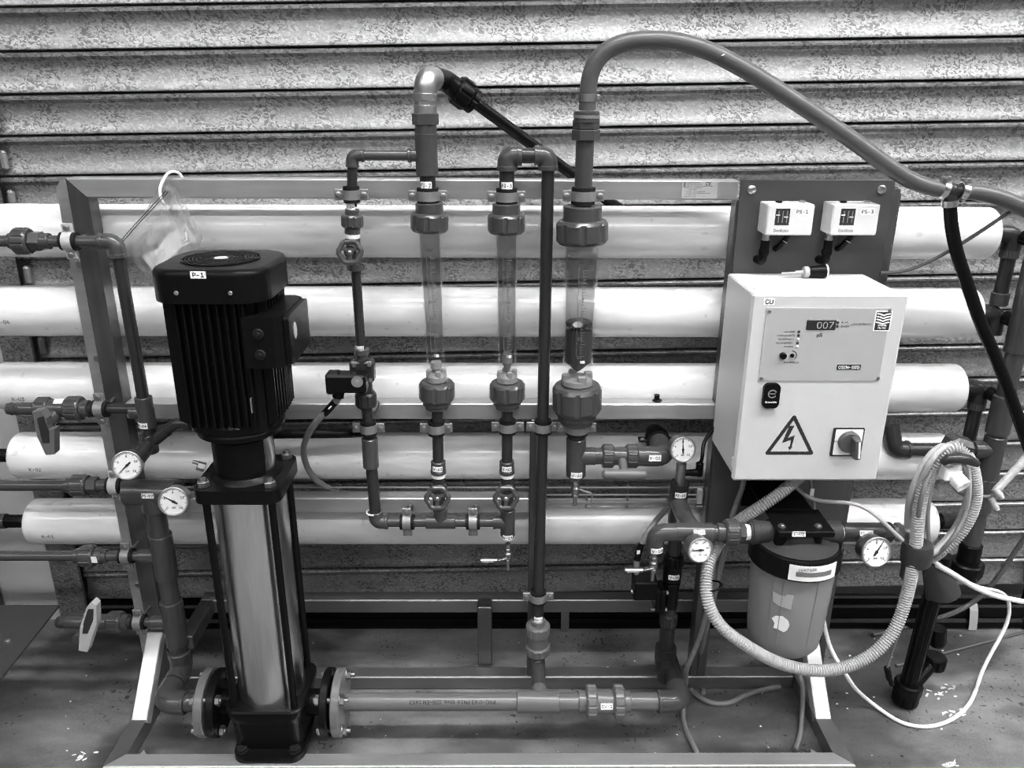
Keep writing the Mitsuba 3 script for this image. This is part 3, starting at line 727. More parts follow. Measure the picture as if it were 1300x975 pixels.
def flow_meter(label, top, bot, Y, Rn, Rt, Rb, Rf, fl):
    """top/bot: (px, py of the nut's upper and lower edge)."""
    t = Thing('flow_meter', label, 'flow meter')
    a0, a1, b0, b1 = W(top[0], top[1], Y), W(top[0], top[2], Y), W(bot[0], bot[1], Y), W(bot[0], bot[2], Y)
    ax = unit(b0 - a1); L = np.linalg.norm(b0 - a1)
    t.add('union_nut', gear(a0, a1, Rn, 8, .95), 'm_pvc')
    t.add('collar', cham(a0 - ax * Rn * .52, a0 + ax * .006, Rn * .74), 'm_pvc')
    t.add('union_nut', gear(b0, b1, Rn * 1.02, 8, .95), 'm_pvc')
    t.add('collar', cat(cham(b1 - ax * .004, b1 + ax * Rn * .26, Rn * .80), cham(b1 + ax * Rn * .2, b1 + ax * Rn * .5, Rn * .68)), 'm_pvc')
    prof = [(0, Rt), (L * .45, Rt * .6 + Rb * .4), (L * .84, Rb), (L * .89, Rb * 1.02), (L * .94, Rf * .96), (L + .004, Rf)]
    th = np.arange(40) * 2 * PI / 40; A, B_, D = basis(ax)
    k = t.add('glass_tube', grid_mesh(np.array([a1 + D * q + r * (np.cos(th)[:, None] * A + np.sin(th)[:, None] * B_) for q, r in prof]), caps=False), 'm_clear', True, label='clear measuring tube')
    t.add('inner_tube', grid_mesh(np.array([a1 + D * q + r * (np.cos(th)[:, None] * A + np.sin(th)[:, None] * B_) for q, r in ((0, Rt * .86), (L * .45, (Rt * .6 + Rb * .4) * .84), (L * .80, Rb * .82))]), caps=False), 'm_liquid', True, under=k)
    tick = [box(a1 + ax * L * .45 + V(s_, -Rb * .97, 0), [.0007, .0006, L * .62], 0, (EX, EY, -ax)) for s_ in (-.007, .0015)]
    for i in range(29):
        q = a1 + ax * (L * (.16 + .60 * i / 28)); w = .009 if i % 4 == 0 else .005
        tick.append(box(q + V(.0015 + w / 2, -(Rt * (1 - .5 * i / 28 * .3)) * .93, 0), [w, .0006, .0011], 0))
    t.add('scale_marks', cat(tick), 'm_print', False, under=k, kind='stuff')
    for i, s in enumerate(fl['num']):
        q = a1 + ax * (L * (.12 + .66 * i / (len(fl['num']) - 1)))
        t.add('numeral', text(s, .006, .02, q + V(.0, -Rb * .93, .004), FRONT, .0004), 'm_print', False, under=k)
    q = a1 + ax * L * .86
    t.add('seat', cat([lathe(b0 - ax * .002, -ax, [(0, Rf * .86), (L * .035, Rf * .84), (L * .06, Rf * .5)], 28)] + [box(b0 - ax * L * .055 + Rf * .66 * V(math.cos(a), math.sin(a), 0), [Rf * .5, Rf * .3, L * .07], .003) for a in np.arange(4) * PI / 2 + .3]), 'm_seat', under=k)
    p0, p1 = a1 + ax * L * fl['z'][0], a1 + ax * L * fl['z'][1]; H = np.linalg.norm(p1 - p0); R = fl['r']
    t.add('float', lathe(p0, ax, [(0, R * .9), (.002, R), (H * fl['c'], R), (H * (fl['c'] + .02), R * .9), (H, R * .12)], 28), fl['m'], under=k)
    q = a1 + ax * L * .80 + V(Rb * .2, -Rb * .98, 0)
    t.add('mark', cat(box(q, [.010, .0008, .006], 0)), 'm_white', False, under=k)
    if fl.get('logo'):
        q = a1 + ax * L * .53 + V(-Rb * .2, -Rb * 1.02, 0)
        hx = [(math.cos(a) * .011, math.sin(a) * .007) for a in np.arange(6) * PI / 3]
        t.add('badge', prism(hx, .0008, q, FRONT), 'm_lightgrey', False, under=k)
    return a0 - ax * Rn * .5, b1 + ax * Rn * .5


f2a, f2b = flow_meter('slim clear flow meter under the FI-2 label, left of two slim ones', (545.3, 270, 294), (554.5, 484, 508), YP, .0385, .0236, .0200, .0250, dict(num=['900', '800', '700', '600', '500', '400', '300'], z=(.86, .95), r=.012, c=.5, m='m_seat'))
f3a, f3b = flow_meter('slim clear flow meter under the FI-3 label with a pointed grey float', (642.8, 271, 296), (644, 485, 508), YP, .0385, .0236, .0200, .0250, dict(num=['900', '800', '700', '600', '500', '400', '300'], z=(.80, .95), r=.0115, c=.4, m='m_cable'))
f1a, f1b = flow_meter('large clear flow meter with dark float, below the arching grey hose', (739, 279, 309), (732.5, 488, 523), YB, .0530, .0370, .0325, .0385, dict(num=['125', '100', '75', '50', '25', '10'], z=(.535, .90), r=.0285, c=.80, m='m_pvc_dark', logo=1))

# --- left column: elbow, needle valve V-04, solenoid V-12, down to the lower header
t = Thing('pipework', 'thin grey pipe column through the V-04 and V-12 labels, left of the flow meters', 'pipe')
rA = .0102
ct = W(447.5, 197, YP); tc = W(540.5, 195.5, YP); tc[2] = ct[2]
pA = W(446.5, 247, YP)
elbow(t, ct, EX, unit(pA - ct), rA, leg=2.2)
t.add('pipe', cyl(ct + EX * .02, tc - EX * .02, rA), 'm_pvc')
t.add('pipe', cyl(ct, W(446.8, 262, YP), rA), 'm_pvc_dark')
sticker(t, 'V-04', W(446.8, 262, YP), .020, .0135, side(-14), wrap=rA + .0006)
ax = unit(W(447.5, 300, YP) - W(446.8, 262, YP))
t.add('collar', [cham(W(447, 265.5, YP), W(447, 275, YP), .0145), cham(W(447.3, 288, YP), W(447.4, 297, YP), .0160)], 'm_pvc')
t.add('union_nut', gear(W(447, 272.5, YP), W(447.3, 288.5, YP), .0225, 10), 'm_pvc')
t.add('thread_tape', cyl(W(447.5, 297, YP), W(447.6, 302, YP), .0146), 'm_white', label='white thread tape')
vb = t.add('valve_body', cat(cham(W(447.6, 302, YP), W(450, 338, YP), .0155), cyl(W(448.5, 318, YP), W(444.5, 320, YP - .045), .0125), cham(W(451, 334, YP), W(452, 343, YP), .0185)), 'm_pvc')
handwheel(t, W(444.3, 320, YP - .052), unit([.15, -1, .12]), .0212)
t.add('pipe', cyl(W(451.5, 340, YP), W(458.5, 444, YP), .0102), 'm_pvc_dark')
sticker(t, 'V-12', W(458, 441, YP), .022, .011, side(-14), wrap=.0108)
t.add('collar', cat(cham(W(458.8, 442, YP), W(459, 450, YP), .0165), cham(W(459, 450, YP), W(459.6, 456, YP), .0125)), 'm_pvc')
sv = Thing('solenoid_valve', 'black solenoid valve with square body and coil under the V-12 label', 'valve')
q = W(460.5, 470, YP)
sv.add('body', cat(box(q, [.052, .030, .048], .004), cyl(W(460, 455, YP), W(463, 495, YP), .0155)), 'm_pvc_dark')
for px, py in ((449.5, 463.5), (469, 463), (470.5, 482)):
    sv.add('screw', lathe(W(px, py, YP - .015), -EY, [(0, .0045), (.003, .0045)], 12), 'm_chrome')
sv.add('coil', cat(box(W(441, 484.5, YP - .038), [.085, .040, .040], .004), cyl(W(458, 480, YP), W(456, 482, YP - .035), .018)), 'm_black')
sv.add('coil_nut', cat(lathe(W(453.5, 484.5, YP - .058), -EY, [(0, .0125), (.002, .0125)], 22), hexn(W(453.5, 484.5, YP - .059), -EY, .005, .004)), 'm_chrome')
sv.add('plug', cat(box(W(424, 485, YP - .038), [.030, .036, .046], .004), cyl(W(430, 497, YP - .038), W(429, 504, YP - .038), .0125)), 'm_black')
cb = single('grey_cable', sweep(spline([W(430, 503, YP - .038), W(421, 516, YP - .036), W(402, 535, YP - .03), W(387, 562, YP), W(388, 587, .02), W(400, 608, .04), W(424, 622, .05), W(440, 626, .06)]), .0072, 12), 'm_cable', 'grey cable curving down from the solenoid valve under the V-12 label', 'cable')
cb.add('marker_sleeve', sweep(spline([W(425.5, 510, YP - .037), W(419, 517.5, YP - .0355), W(412, 525, YP - .033)]), .0082, 12), 'm_black', label='black marker sleeve')
q = W(419, 517, YP - .045); cb.add('marker_label', box(q + V(0, -.001, 0), [.008, .002, .008], 0, (unit([1, 0, .9]), unit([-.9, 0, 1]), -EY)), 'm_white', False)
t.add('union_nut', gear(W(464, 497.5, YP), W(465, 516, YP), .0235, 10), 'm_pvc_dark')
t.add('collar', [cham(W(463, 487, YP), W(464, 498, YP), .0165), cham(W(465, 515, YP), W(465.4, 519, YP), .0145)], 'm_pvc_dark')
t.add('pipe', cyl(W(465.2, 516, YP), W(469, 553, YP), .0118), 'm_pvc_dark')
t.add('sleeve', cham(W(469.2, 556, YP), W(471.2, 593, YP), .0180), 'm_pvc')
ce = W(477.5, 662.5, YP)
t.add('pipe', cyl(W(471, 585, YP), ce, .0132), 'm_pvc_dark')
elbow(t, ce, EX, unit(W(471, 585, YP) - ce), .0132, leg=2.0)
t.add('white_ring', sweep([W(474.2, 650, YP) + .0158 * V(math.cos(a), math.sin(a), 0) for a in np.arange(24) * PI / 12], .002, 8, closed=True), 'm_white', label='white plastic ring')
# lower header
hz = ce[2]; Hh = lambda px: V(X(px, 662, YP), YP, hz)
t.add('pipe', cyl(ce, Hh(643), .0118), 'm_pvc')
tee(t, Hh(559.5), EX, EZ, .0128, .0345, .0125, .034)
tee(t, Hh(644.5), EZ, -EX, .0135, .034, .0128, .034)
sticker(t, 'V-13', V(X(644.5, 678, YP), YP, Z(678.5, YP)), .024, .0125, side(0), wrap=.0172)
t.add('cap', lathe([X(644.6, 684, YP), YP, hz - .034], -EZ, [(0, .017), (.008, .012), (.012, .0075)], 24), 'm_pvc')

DV = 'small metal drain valves'


def drain(label, p, lever):
    t = Thing('drain_valve', label, 'valve'); p = np.asarray(p, float)
    t.add('body', cat(cyl(p, p - EZ * .012, .0068, n=16), hexn(p - EZ * .012, -EZ, .0088, .010), lathe(p - EZ * .022, -EZ, [(0, .006), (.004, .0098), (.016, .0098), (.020, .006)], 18), hexn(p - EZ * .042, -EZ, .0082, .008), cyl(p - EZ * .05, p - EZ * .072, .0042, n=12)), 'm_bolt')
    if lever: lever(t, p - EZ * .032)
    return t


def flat_lever(t, q):
    t.add('lever', cat(cyl(q, q + V(-.004, -.016, .002), .0045, n=10), bar(q + V(-.002, -.016, .003), q + V(-.024, -.018, -.001), .010, .003, .001), box(q + V(-.045, -.018, -.002), [.044, .012, .009], .003)), 'm_bolt')
    t.add('grip_panel', box(q + V(-.047, -.0243, -.002), [.026, .001, .0045], 0), 'm_lightgrey')


drain('small metal drain valve with a flat lever under the V-13 label', V(X(644.8, 690, YP), YP, Z(690, YP)), flat_lever)

# --- the two risers with needle valves V-02 and V-03
for px, s, fb, lab in ((557.5, 'V-02', f2b, 'below the FI-2 flow meter'), (644.5, 'V-03', f3b, 'below the FI-3 flow meter')):
    t = Thing('needle_valve', 'dark needle valve with scalloped handwheel %s' % lab, 'valve')
    t.add('collar', cat(cham(W(px - 1.2, 585, YP), W(px - 1, 597, YP), .0168), cham(W(px - 1, 596, YP), W(px - .8, 601, YP), .0178)), 'm_pvc')
    sticker(t, s, W(px - .8, 592, YP), .023, .0125, side(-4), wrap=.0172)
    t.add('thread_tape', cyl(W(px - .8, 601, YP), W(px - .8, 605, YP), .0158), 'm_white', label='white thread tape')
    t.add('body', cat(cham(W(px - .6, 604, YP), V(X(px, 650, YP), YP, hz + .028), .0145), ball(W(px - .5, 620, YP - .002), .0195, 12), cyl(W(px - .5, 620, YP), W(px - 2, 630, YP - .05), .0130)), 'm_pvc_dark')
    handwheel(t, W(px - 2.2, 632.5, YP - .056), unit([.02, -1, .3]), .0232, 'm_pvc')
    q = Thing('pipework', 'short dark pipe %s' % lab, 'pipe')
    q.add('pipe', cyl(fb + V(0, 0, .01), W(px - 1, 590, YP), .0124), 'm_pvc_dark')

# --- pipe above FI-2 with tee, reducer and metal elbow; black hose behind the frame
t = Thing('pipework', 'grey pipe above the FI-2 flow meter with tee, reducer and silvery elbow', 'pipe')
P0 = lambda px, py: W(px, py, YP)
t.add('pipe', cyl(P0(541.5, 200), f2a + V(0, 0, -.01), .0158), 'm_pvc_dark')
t.add('tee', cat(cham(P0(540.5, 169), P0(542.3, 223), .0222), cham(tc, tc - EX * .034, .0125)), 'm_pvc')
t.add('socket', cham(tc - EX * .028, tc - EX * .036, .0142), 'm_pvc')
sticker(t, 'FI-2', P0(542.5, 234.5), .024, .0145, side(-6), wrap=.0164)
t.add('reducer', cat(cham(P0(540.3, 158), P0(540.5, 171), .0215), hexn(P0(540.2, 158.5), EZ, .0262, .022)), 'm_pvc')
t.add('adapter', cat(cham(P0(540.1, 145), P0(540, 133), .0222), hexn(P0(540, 134), EZ, .0215, .014), cham(P0(540, 128), P0(540, 121), .0235)), 'm_nickel', label='silvery screw adapter')
e0 = P0(540.5, 99); out = unit([.36, .93, -.03])
t.add('metal_elbow', cat(sweep(fillet([P0(540, 124), e0, e0 + out * .036], .022), .0222, 24), cham(P0(540, 126), P0(540, 118), .0240)), 'm_nickel', label='silvery metal elbow')
hp = e0 + out * .06; dr_ = unit(W(775, 257, .172) - (e0 + out * .085))
t.add('black_elbow', sweep(fillet([e0 + out * .03, e0 + out * .085, e0 + out * .085 + dr_ * .04], .03), .0215, 20), 'm_black')
q = e0 + out * .085
t.add('compression_nut', [gear(q + dr_ * .028, q + dr_ * .062, .031, 8, .9), gear(q + dr_ * .062, q + dr_ * .078, .026, 8, .92)], 'm_black')
single('black_hose', sweep(fillet([q + dr_ * .05, W(775, 257, .172), W(775, 257, .172) + dr_ * .10], .2), .0125, 16), 'm_black', 'straight black hose running down behind the frame from the silvery elbow', 'hose')

# --- U bend from FI-3 to the tall return pipe, check valve, base tee
t = Thing('pipework', 'tall grey return pipe with a U bend above the FI-3 flow meter', 'pipe')
u0, u1 = W(643.8, 196, YP), W(696.2, 196, YP); u1[2] = u0[2] = Z(197.5, YP)
b1 = W(689, 541, YP); b2 = W(683, 757, YP)
elbow(t, u0, EX, -EZ, .0158, leg=1.75)
elbow(t, u1, -EX, unit(b1 - u1), .0150, leg=1.75)
t.add('pipe', cyl(u0 + EX * .025, u1 - EX * .025, .0150), 'm_pvc_dark')
t.add('pipe', cyl(u0 - EZ * .02, f3a + V(0, 0, -.008), .0150), 'm_pvc_dark')
sticker(t, 'FI-3', W(643.5, 235, YP), .0235, .0140, side(0), wrap=.0156)
t.add('pipe', cyl(u1, b1, .0128), 'm_pvc_dark')
t.add('pipe', cyl(b1, W(682.5, 788, YP), .0128), 'm_pvc_dark')
sticker(t, 'CV-2', W(683, 783, YP), .022, .0145, side(0), wrap=.0134)
cvx = lambda py: W(683, py, YP)
t.add('check_valve', cat(cham(cvx(786), cvx(796), .0175), gear(cvx(792), cvx(806), .0300, 12, .96), cham(cvx(804), cvx(826), .0255), gear(cvx(818), cvx(829), .0305, 12, .96)), 'm_pvc_light')
bz = Z(862, YP); bz = PZ
t.add('pipe', cyl(cvx(826), V(X(683, 850, YP), YP, bz), .0128), 'm_pvc_dark')
ec = V(X(682.5, 850, YP), YP, bz)
t.add('elbow', sweep(fillet([ec + EZ * .055, ec, ec + V(-.0, PY - YP + .02, 0)], .028), .0178, 20), 'm_pvc')
t.add('socket', cham(ec + EZ * .05, ec + EZ * .06, .0192), 'm_pvc')

# --- base pipe from the pump outlet to the right
t = Thing('pipework', 'thick grey discharge pipe running level from the pump along the base', 'pipe')
xp = lambda px: X(px, 890, PY)
t.add('pipe', cyl([PX + .16, PY, PZ], [xp(740), PY, PZ], .0206), 'm_pvc_light')
te = t.add('tee', cat(cham([xp(656), PY, PZ], [xp(710), PY, PZ], .0258, .0015), cham([ec[0], PY, PZ], [ec[0], PY + .045, PZ], .0185)), 'm_pvc_light')
for a, b, s in ((500, 538, ''),): pass
b_ = text('PVC-U 63 PN16  kiwa  DIN-EN 1452', .0085, .20, V(0, 0, 0), (EX, EY, EZ), .0003)
v = np.array(b_.vertices); an = .66 - v[:, 1] / .0206; rr = .0208 + v[:, 2]
b_.vertices = np.stack([xp(575) - v[:, 0], PY - np.cos(an) * rr, PZ + np.sin(an) * rr], 1); v = np.array(b_.vertices)
t.add('lettering', b_, 'm_ink', False)
cn = lambda px: V(xp(px), PY, PZ)
t.add('check_valve', cat(cham(cn(734), cn(800), .0250), cham(cn(755), cn(781), .0285)), 'm_pvc_light')
for a, b in ((743.5, 757.5), (778, 792)): t.add('union_nut', gear(cn(a), cn(b), .0395, 14, .95), 'm_pvc_light')
sticker(t, 'CV-1', cn(768.5) + V(0, -.0285 * .94, .0095), .028, .0150, (EX, unit([0, .34, .94]), unit([0, -.94, .34])))
t.add('pipe', cyl(cn(795), cn(855), .0206), 'm_pvc_light')
bc = cn(864); VY = -.03; bd = V(bc[0], VY, PZ)
t.add('elbow', sweep(fillet([bc - EX * .052, bc, bc + EY * .05], .032), .0258, 24), 'm_pvc')
t.add('socket', cham(bc - EX * .055, bc - EX * .046, .0275), 'm_pvc')
t.add('pipe', cyl(bc + EY * .03, bd, .0225), 'm_pvc_dark')

# --- clamps on the three rails
CG = 'metal pipe clips on the frame rails'
for px, py, Y, r, s in ((446.3, 247, YP, rA, 'above the V-04 label'), (543.2, 248.5, YP, .0158, 'under the FI-2 label'), (643.3, 249.5, YP, .0150, 'under the FI-3 label'), (740.5, 248.5, YB, .0178, 'above the large flow meter'),
                        (468, 543, YP, .0118, 'below the solenoid valve'), (553.8, 543, YP, .0124, 'below the FI-2 flow meter'), (644.5, 541.5, YP, .0124, 'below the FI-3 flow meter'), (689.2, 541.5, YP, .0130, 'on the tall return pipe at the middle rail'), (732.6, 542.5, YB, .0185, 'below the large flow meter'),
                        (683.2, 757, YP, .0132, 'on the tall return pipe above the CV-2 label')):
    clamp(W(px, py, Y), EZ, r, 'pipe clip ' + s, CG, back=EY, seat=-Y)
for px, s in ((517, 'left'), (600.5, 'right')):
    clamp(Hh(px), EX, .0122, '%s of two upright pipe clips on the lower header pipe' % s, CG, EZ, back=EY, seat=-YP)
    q = W(px + 4, 644, -.003); single('rail_screw', cat(lathe(q, -EY, [(0, .0085), (.004, .0085)], 16), cyl(q, q - EY * .02, .004, n=10), hexn(q - EY * .016, -EY, .006, .005)), 'm_bolt', 'bolt in the lower cross rail above the %s header clip' % s, 'bolt')

# ================================================================== right of the middle: hose, valves, control box, filter
# --- pipe above the large flow meter and the arching hose
t = Thing('pipework', 'short grey pipe with hexagon union above the large flow meter', 'pipe')
t.add('pipe', cyl(f1a + EZ * -.01, W(743.5, 160, YB), .0178), 'm_pvc')
sticker(t, 'FI-1', W(741, 243, YB), .024, .012, side(-6), wrap=.0184)
t.add('union_nut', cat(hexn(W(743.6, 178, YB), EZ, .0275, .020), hexn(W(744, 164, YB), EZ, .0262, .018)), 'm_pvc')
t.add('hose_seat', cat(cham(W(744.5, 153, YB), W(745, 141, YB), .0250), ringt(W(744.4, 155, YB), W(744.4, 152, YB), .02, .0265)), 'm_pvc')
t.add('ring', cyl(W(744.6, 150, YB), W(744.8, 146, YB), .0262), 'm_band')
YH = -.075
hs = [(745.5, 140), (747, 111), (752, 88), (765, 68.5), (788, 55.5), (815, 51), (852, 52), (894, 62.5), (940, 85), (986, 113), (1032, 143.5), (1078, 175), (1115, 202), (1143, 221), (1166, 233), (1199, 241)]
hp_ = [W(px, py, YB + (YH - YB) * min(1, i / 6)) for i, (px, py) in enumerate(hs)]
h = single('grey_hose', sweep(spline(hp_, .012), .0163, 20), 'm_hose', 'thick grey hose arching from the large flow meter to the brass-coloured tee at the right'.replace('brass-coloured ', 'hose '), 'hose')
h.add('hose_clamp', cat(ringt(W(746, 129, YB), W(746.5, 119, YB), .0155, .0180), box(W(759, 124, YB), [.010, .012, .012], .002)), 'm_bolt', label='metal hose clamp')
h.add('chalk_mark', box(W(917, 70, YH - .0165), [.006, .001, .016], 0, (unit([1, 0, .5]), unit([-.5, 0, 1]), -EY)), 'm_white', False)
t = Thing('hose_tee', 'dark hose tee with three metal clamps at the right end of the arching hose', 'pipe fitting')
tc_ = W(1207, 241.5, YH)
t.add('body', cat(cyl(W(1190, 238, YH), W(1228, 243.5, YH), .0120), cyl(tc_, W(1206, 266, YH), .0120), ball(tc_, .015)), 'm_pvc_dark')
for a, b, r in ((W(1194, 239.3, YH), W(1201, 241, YH), .0166), (W(1218, 242, YH), W(1226, 243.5, YH), .0166), (W(1206.5, 254, YH), W(1206.3, 262, YH), .0150)):
    k = t.add('hose_clamp', ringt(a, b, r - .001, r + .0016), 'm_chrome', label='shiny hose clamp')
    q = (a + b) / 2 + (EZ * .021 if abs(a[2] - b[2]) < .01 else EX * .019) - EY * .004
    t.add('clamp_screw', cat(hexn(q - EY * .012, EY, .006, .008), cyl(q - EY * .006, q + EY * .012, .005, n=12)), 'm_bolt', under=k)
single('grey_hose', sweep(spline([W(1219, 242.5, YH), W(1250, 246, YH), W(1280, 255, YH), W(1312, 270, YH), W(1350, 292, YH), W(1430, 350, YH), W(1560, 470, YH), W(1640, 620, YH)], .012), .0160, 20), 'm_hose', 'grey hose leaving the hose tee to the right edge', 'hose')
single('black_hose', sweep(spline([W(1206.3, 257, YH), W(1208, 286, YH), W(1215, 321, YH), W(1226, 355, YH), W(1244, 407, YH), W(1261, 447, YH), W(1276, 484, YH), W(1300, 551, YH), W(1330, 640, YH), W(1375, 790, -.08), W(1440, 880, -.08)], .012), .0128, 18), 'm_black', 'black hose hanging from the hose tee down to the right edge', 'hose')
single('thin_cable', sweep(spline([W(1118, 346.5, -.02), W(1157, 341.5, -.03), W(1186, 329, -.04), W(1221, 309, -.045), W(1261, 283, -.055), W(1298, 257, -.06), W(1340, 230, -.06), W(1420, 200, -.02), W(1520, 190, .0)], .012), .0038, 10), 'm_hose', 'thin grey cable slanting across the top white tube behind the black hose', 'cable')

# --- V-21 tee, ball valve V-03 and elbow going back
t = Thing('pipework', 'thick dark tee with the V-21 label below the large flow meter', 'pipe')
vt = lambda py: W(731.3 - (py - 580) * .01, py, YB)
zc_ = vt(579)[2]; Q = lambda px: V(X(px, 579, YB), YB, zc_)
t.add('pipe', cyl(f1b + V(0, 0, .01), vt(560), .0178), 'm_pvc_dark')
t.add('tee', cat(cham(vt(556), vt(604), .0222), cham(Q(731), Q(756), .0200), cham(vt(603), vt(607), .016)), 'm_pvc')
t.add('pipe', cyl(Q(750), Q(768), .0188), 'm_pvc')
sticker(t, 'V-21', vt(598.5), .026, .0135, side(0), wrap=.0224)


def wire_lever(t, q):
    t.add('lever', sweep(fillet([q + V(.006, -.004, .006), q + V(.022, -.012, .002), q + V(.037, -.014, -.002), q + V(.037, -.014, -.034)], .006, 4), .0022, 8), 'm_nickel')


drain('small metal drain valve with a bent wire lever under the V-21 label', V(vt(606)[0], YB, Z(606, YB)), wire_lever)
t = Thing('ball_valve', 'grey ball valve with a level bar handle beside the V-21 tee', 'valve')
for a, b in ((764, 779), (794.5, 809.5)): t.add('union_nut', gear(Q(a), Q(b), .0272, 14, .95), 'm_pvc')
t.add('body', cat(cham(Q(772), Q(800), .0205), cham(Q(806), Q(821), .0225)), 'm_pvc')
t.add('handle', cat(cyl(Q(789), Q(789) + V(0, -.050, -.014), .011, .009), sweep(np.array([Q(789) + V(x, -.056, -.018) for x in (-.049, -.044, -.02, 0, .02, .044, .049)]), [.006, .0105, .0118, .0125, .0118, .0105, .006], 16)), 'm_pvc_light', label='paler bar handle')
sticker(t, 'V-03', Q(829) + V(0, -.0235, .006), .027, .0135, (EX, unit([0, .2, .98]), unit([0, -.98, .2])))
ek = Q(844)
t.add('elbow', sweep(fillet([Q(818), ek, ek + EY * .075], .034), .0232, 24), 'm_pvc')
t.add('pipe', cyl(ek + EY * .06, ek + EY * .14, .0195), 'm_pvc_dark')
t2 = clamp(ek + EY * .092, EY, .021, 'black rubber lined clip where the ball valve elbow turns back', None, EX, n=-EY, mat_='m_black')

# --- V-01 column with PI-01 gauge on top, solenoid and forward branch
YV = -.045; xv = X(861, 638, YV); cv_ = lambda py: V(xv, YV, Z(py, YV))
t = Thing('pipework', 'dark vertical pipe under the PI-01 label down to the base', 'pipe')
t.add('tee', cat(cham(cv_(613), cv_(664), .0205), ringt(cv_(616), cv_(612), .013, .0222)), 'm_pvc_dark')
sticker(t, 'PI-01', cv_(624), .027, .0135, side(0), wrap=.0207)
YA = -.2; za = Z(675.5, YA)                                       # the level line in front: V-10, TI-01, filter
bA = V(X(882, 675, YA), YA, za)
t.add('branch', sweep(fillet([cv_(637), cv_(637) + V((bA[0] - xv) * .35, -.075, -.004), bA], .05), .0200, 20), 'm_pvc')
t.add('pipe', cyl(cv_(660), cv_(712), .0158), 'm_pvc_dark')
t.add('union_nut', cat(gear(cv_(703), cv_(718), .0235, 12, .9), cham(cv_(716), cv_(736), .0222), hexn(cv_(744), EZ, .0215, .014)), 'm_black')
sticker(t, 'V-01', cv_(727), .027, .0130, side(0), wrap=.0226)
t.add('union_nut', cat(gear(cv_(778), cv_(794), .0220, 12, .95), cham(cv_(766), cv_(780), .0172)), 'm_pvc_dark')
ev = V(xv, YV, PZ)
t.add('pipe', cyl(cv_(790), ev + EZ * .03, .0182), 'm_pvc_dark')
t.add('elbow', sweep(fillet([ev + EZ * .05, ev, ev - EY * .05], .03), .0262, 22), 'm_pvc_dark')
sv = Thing('solenoid_valve', 'black solenoid valve with bolted flange on the column under the V-01 label', 'valve')
q = cv_(757)
sv.add('body', cat(cham(cv_(741), cv_(770), .0190), box(q + V(-.022, 0, 0), [.012, .052, .062], .002), box(q + V(-.034, 0, 0), [.012, .050, .060], .002)), 'm_black')
for a, b in ((-.02, .024), (-.02, -.024)):
    sv.add('screw', cat(hexn(q + V(-.016, a, b), EX, .006, .006), cyl(q + V(-.05, a, b), q + V(-.016, a, b), .0035, n=10)), 'm_bolt')
sv.add('coil', box(W(818, 744, YV - .01), [.056, .05, .05], .003), 'm_black')
sv.add('coil_screw', cyl(W(803, 751, YV - .03), W(801, 751, YV - .03), .006), 'm_bolt')
t = Thing('grey_cable', 'grey cable with a black marker sleeve curving down to the V-01 solenoid valve', 'cable')
pts = [W(848, 646, .03), W(838, 655, .0), W(827, 669, -.03), W(815, 689, -.05), W(809, 708, -.058), W(808, 728, -.058)]
t.add('cable', sweep(spline(pts), .0068, 12), 'm_cable')
t.add('marker_sleeve', sweep(spline([W(814.5, 690, -.0505), W(811, 700, -.055), W(808.8, 711, -.0585)]), .0078, 12), 'm_black', label='black marker sleeve')
t.add('marker_label', box(W(810.5, 701, -.0655), [.008, .001, .010], 0), 'm_white', False)
gc = W(866.8, 570.5, YV - .04)
gauge('pressure gauge above the PI-01 label, left of the control box, needle pointing up', gc, .0292, [.12, -1, .16], 92, (['0', '4', '8', '12', '16'], 'bar'))
t = Thing('gauge_stem', 'metal stem with a side fitting carrying the upright gauge above the PI-01 label', 'pipe fitting')
t.add('stem', cat(cyl(cv_(613), cv_(588), .0115), cyl(cv_(592), gc + V(0, .02, -.02), .0075), hexn(cv_(613), EZ, .0125, .008)), 'm_nickel')
t.add('push_fitting', cat(cyl(cv_(600), cv_(600) + EX * .028, .0072), cham(cv_(600) + EX * .02, cv_(600) + EX * .046, .0085), cham(cv_(600) + V(.042, 0, -.008), cv_(600) + V(.042, 0, .026), .0085)), 'm_black')
single('black_hose', sweep(spline([cv_(600) + V(.042, 0, .02), cv_(585) + V(.046, 0, .02), W(893, 565, -.03), W(902, 549, -.015), W(925, 530, -.015)]), .0042, 10), 'm_black', 'thin black tube from the upright gauge to behind the control box', 'hose')

# --- level line: V-10, temperature gauge, union, filter head, PI-05
A_ = lambda px: V(X(px, 675.5, YA), YA, za)
t = Thing('pipework', 'level grey pipe with V-10 elbow, thermometer tee and union left of the filter', 'pipe')
e10 = A_(832.5)
t.add('elbow', sweep(fillet([A_(858), e10, e10 - EZ * .034], .024), .0192, 22), 'm_pvc')
t.add('cap', lathe(e10 - EZ * .030, -EZ, [(0, .0192), (.014, .0192), (.018, .014), (.02, .008)], 24), 'm_pvc')
sticker(t, 'V-10', e10 - EZ * .036, .027, .0125, side(8), wrap=.0194)
t.add('tee', cat(cham(A_(857), A_(905), .0198), cyl(A_(884), A_(885) + V(.002, -.045, -.022), .0165)), 'm_pvc')
sticker(t, 'TI-01', A_(884) + V(.001, -.0205, .0115), .024, .010, (EX, unit([0, .5, .86]), unit([0, -.86, .5])))
t.add('pipe', cyl(A_(900), A_(915), .0158), 'm_pvc')
t.add('collar', cham(A_(909.5), A_(921), .0195), 'm_pvc')
t.add('union_nut', gear(A_(919.5), A_(937), .0285, 14, .94), 'm_pvc')
t.add('hexagon', hexn(A_(936), EX, .0205, .016), 'm_pvc')
t.add('thread_tape', cyl(A_(944), A_(953), .0172), 'm_white', label='white thread tape')
drain('small metal drain valve with a flat lever under the V-10 label', e10 - EZ * .048, flat_lever)
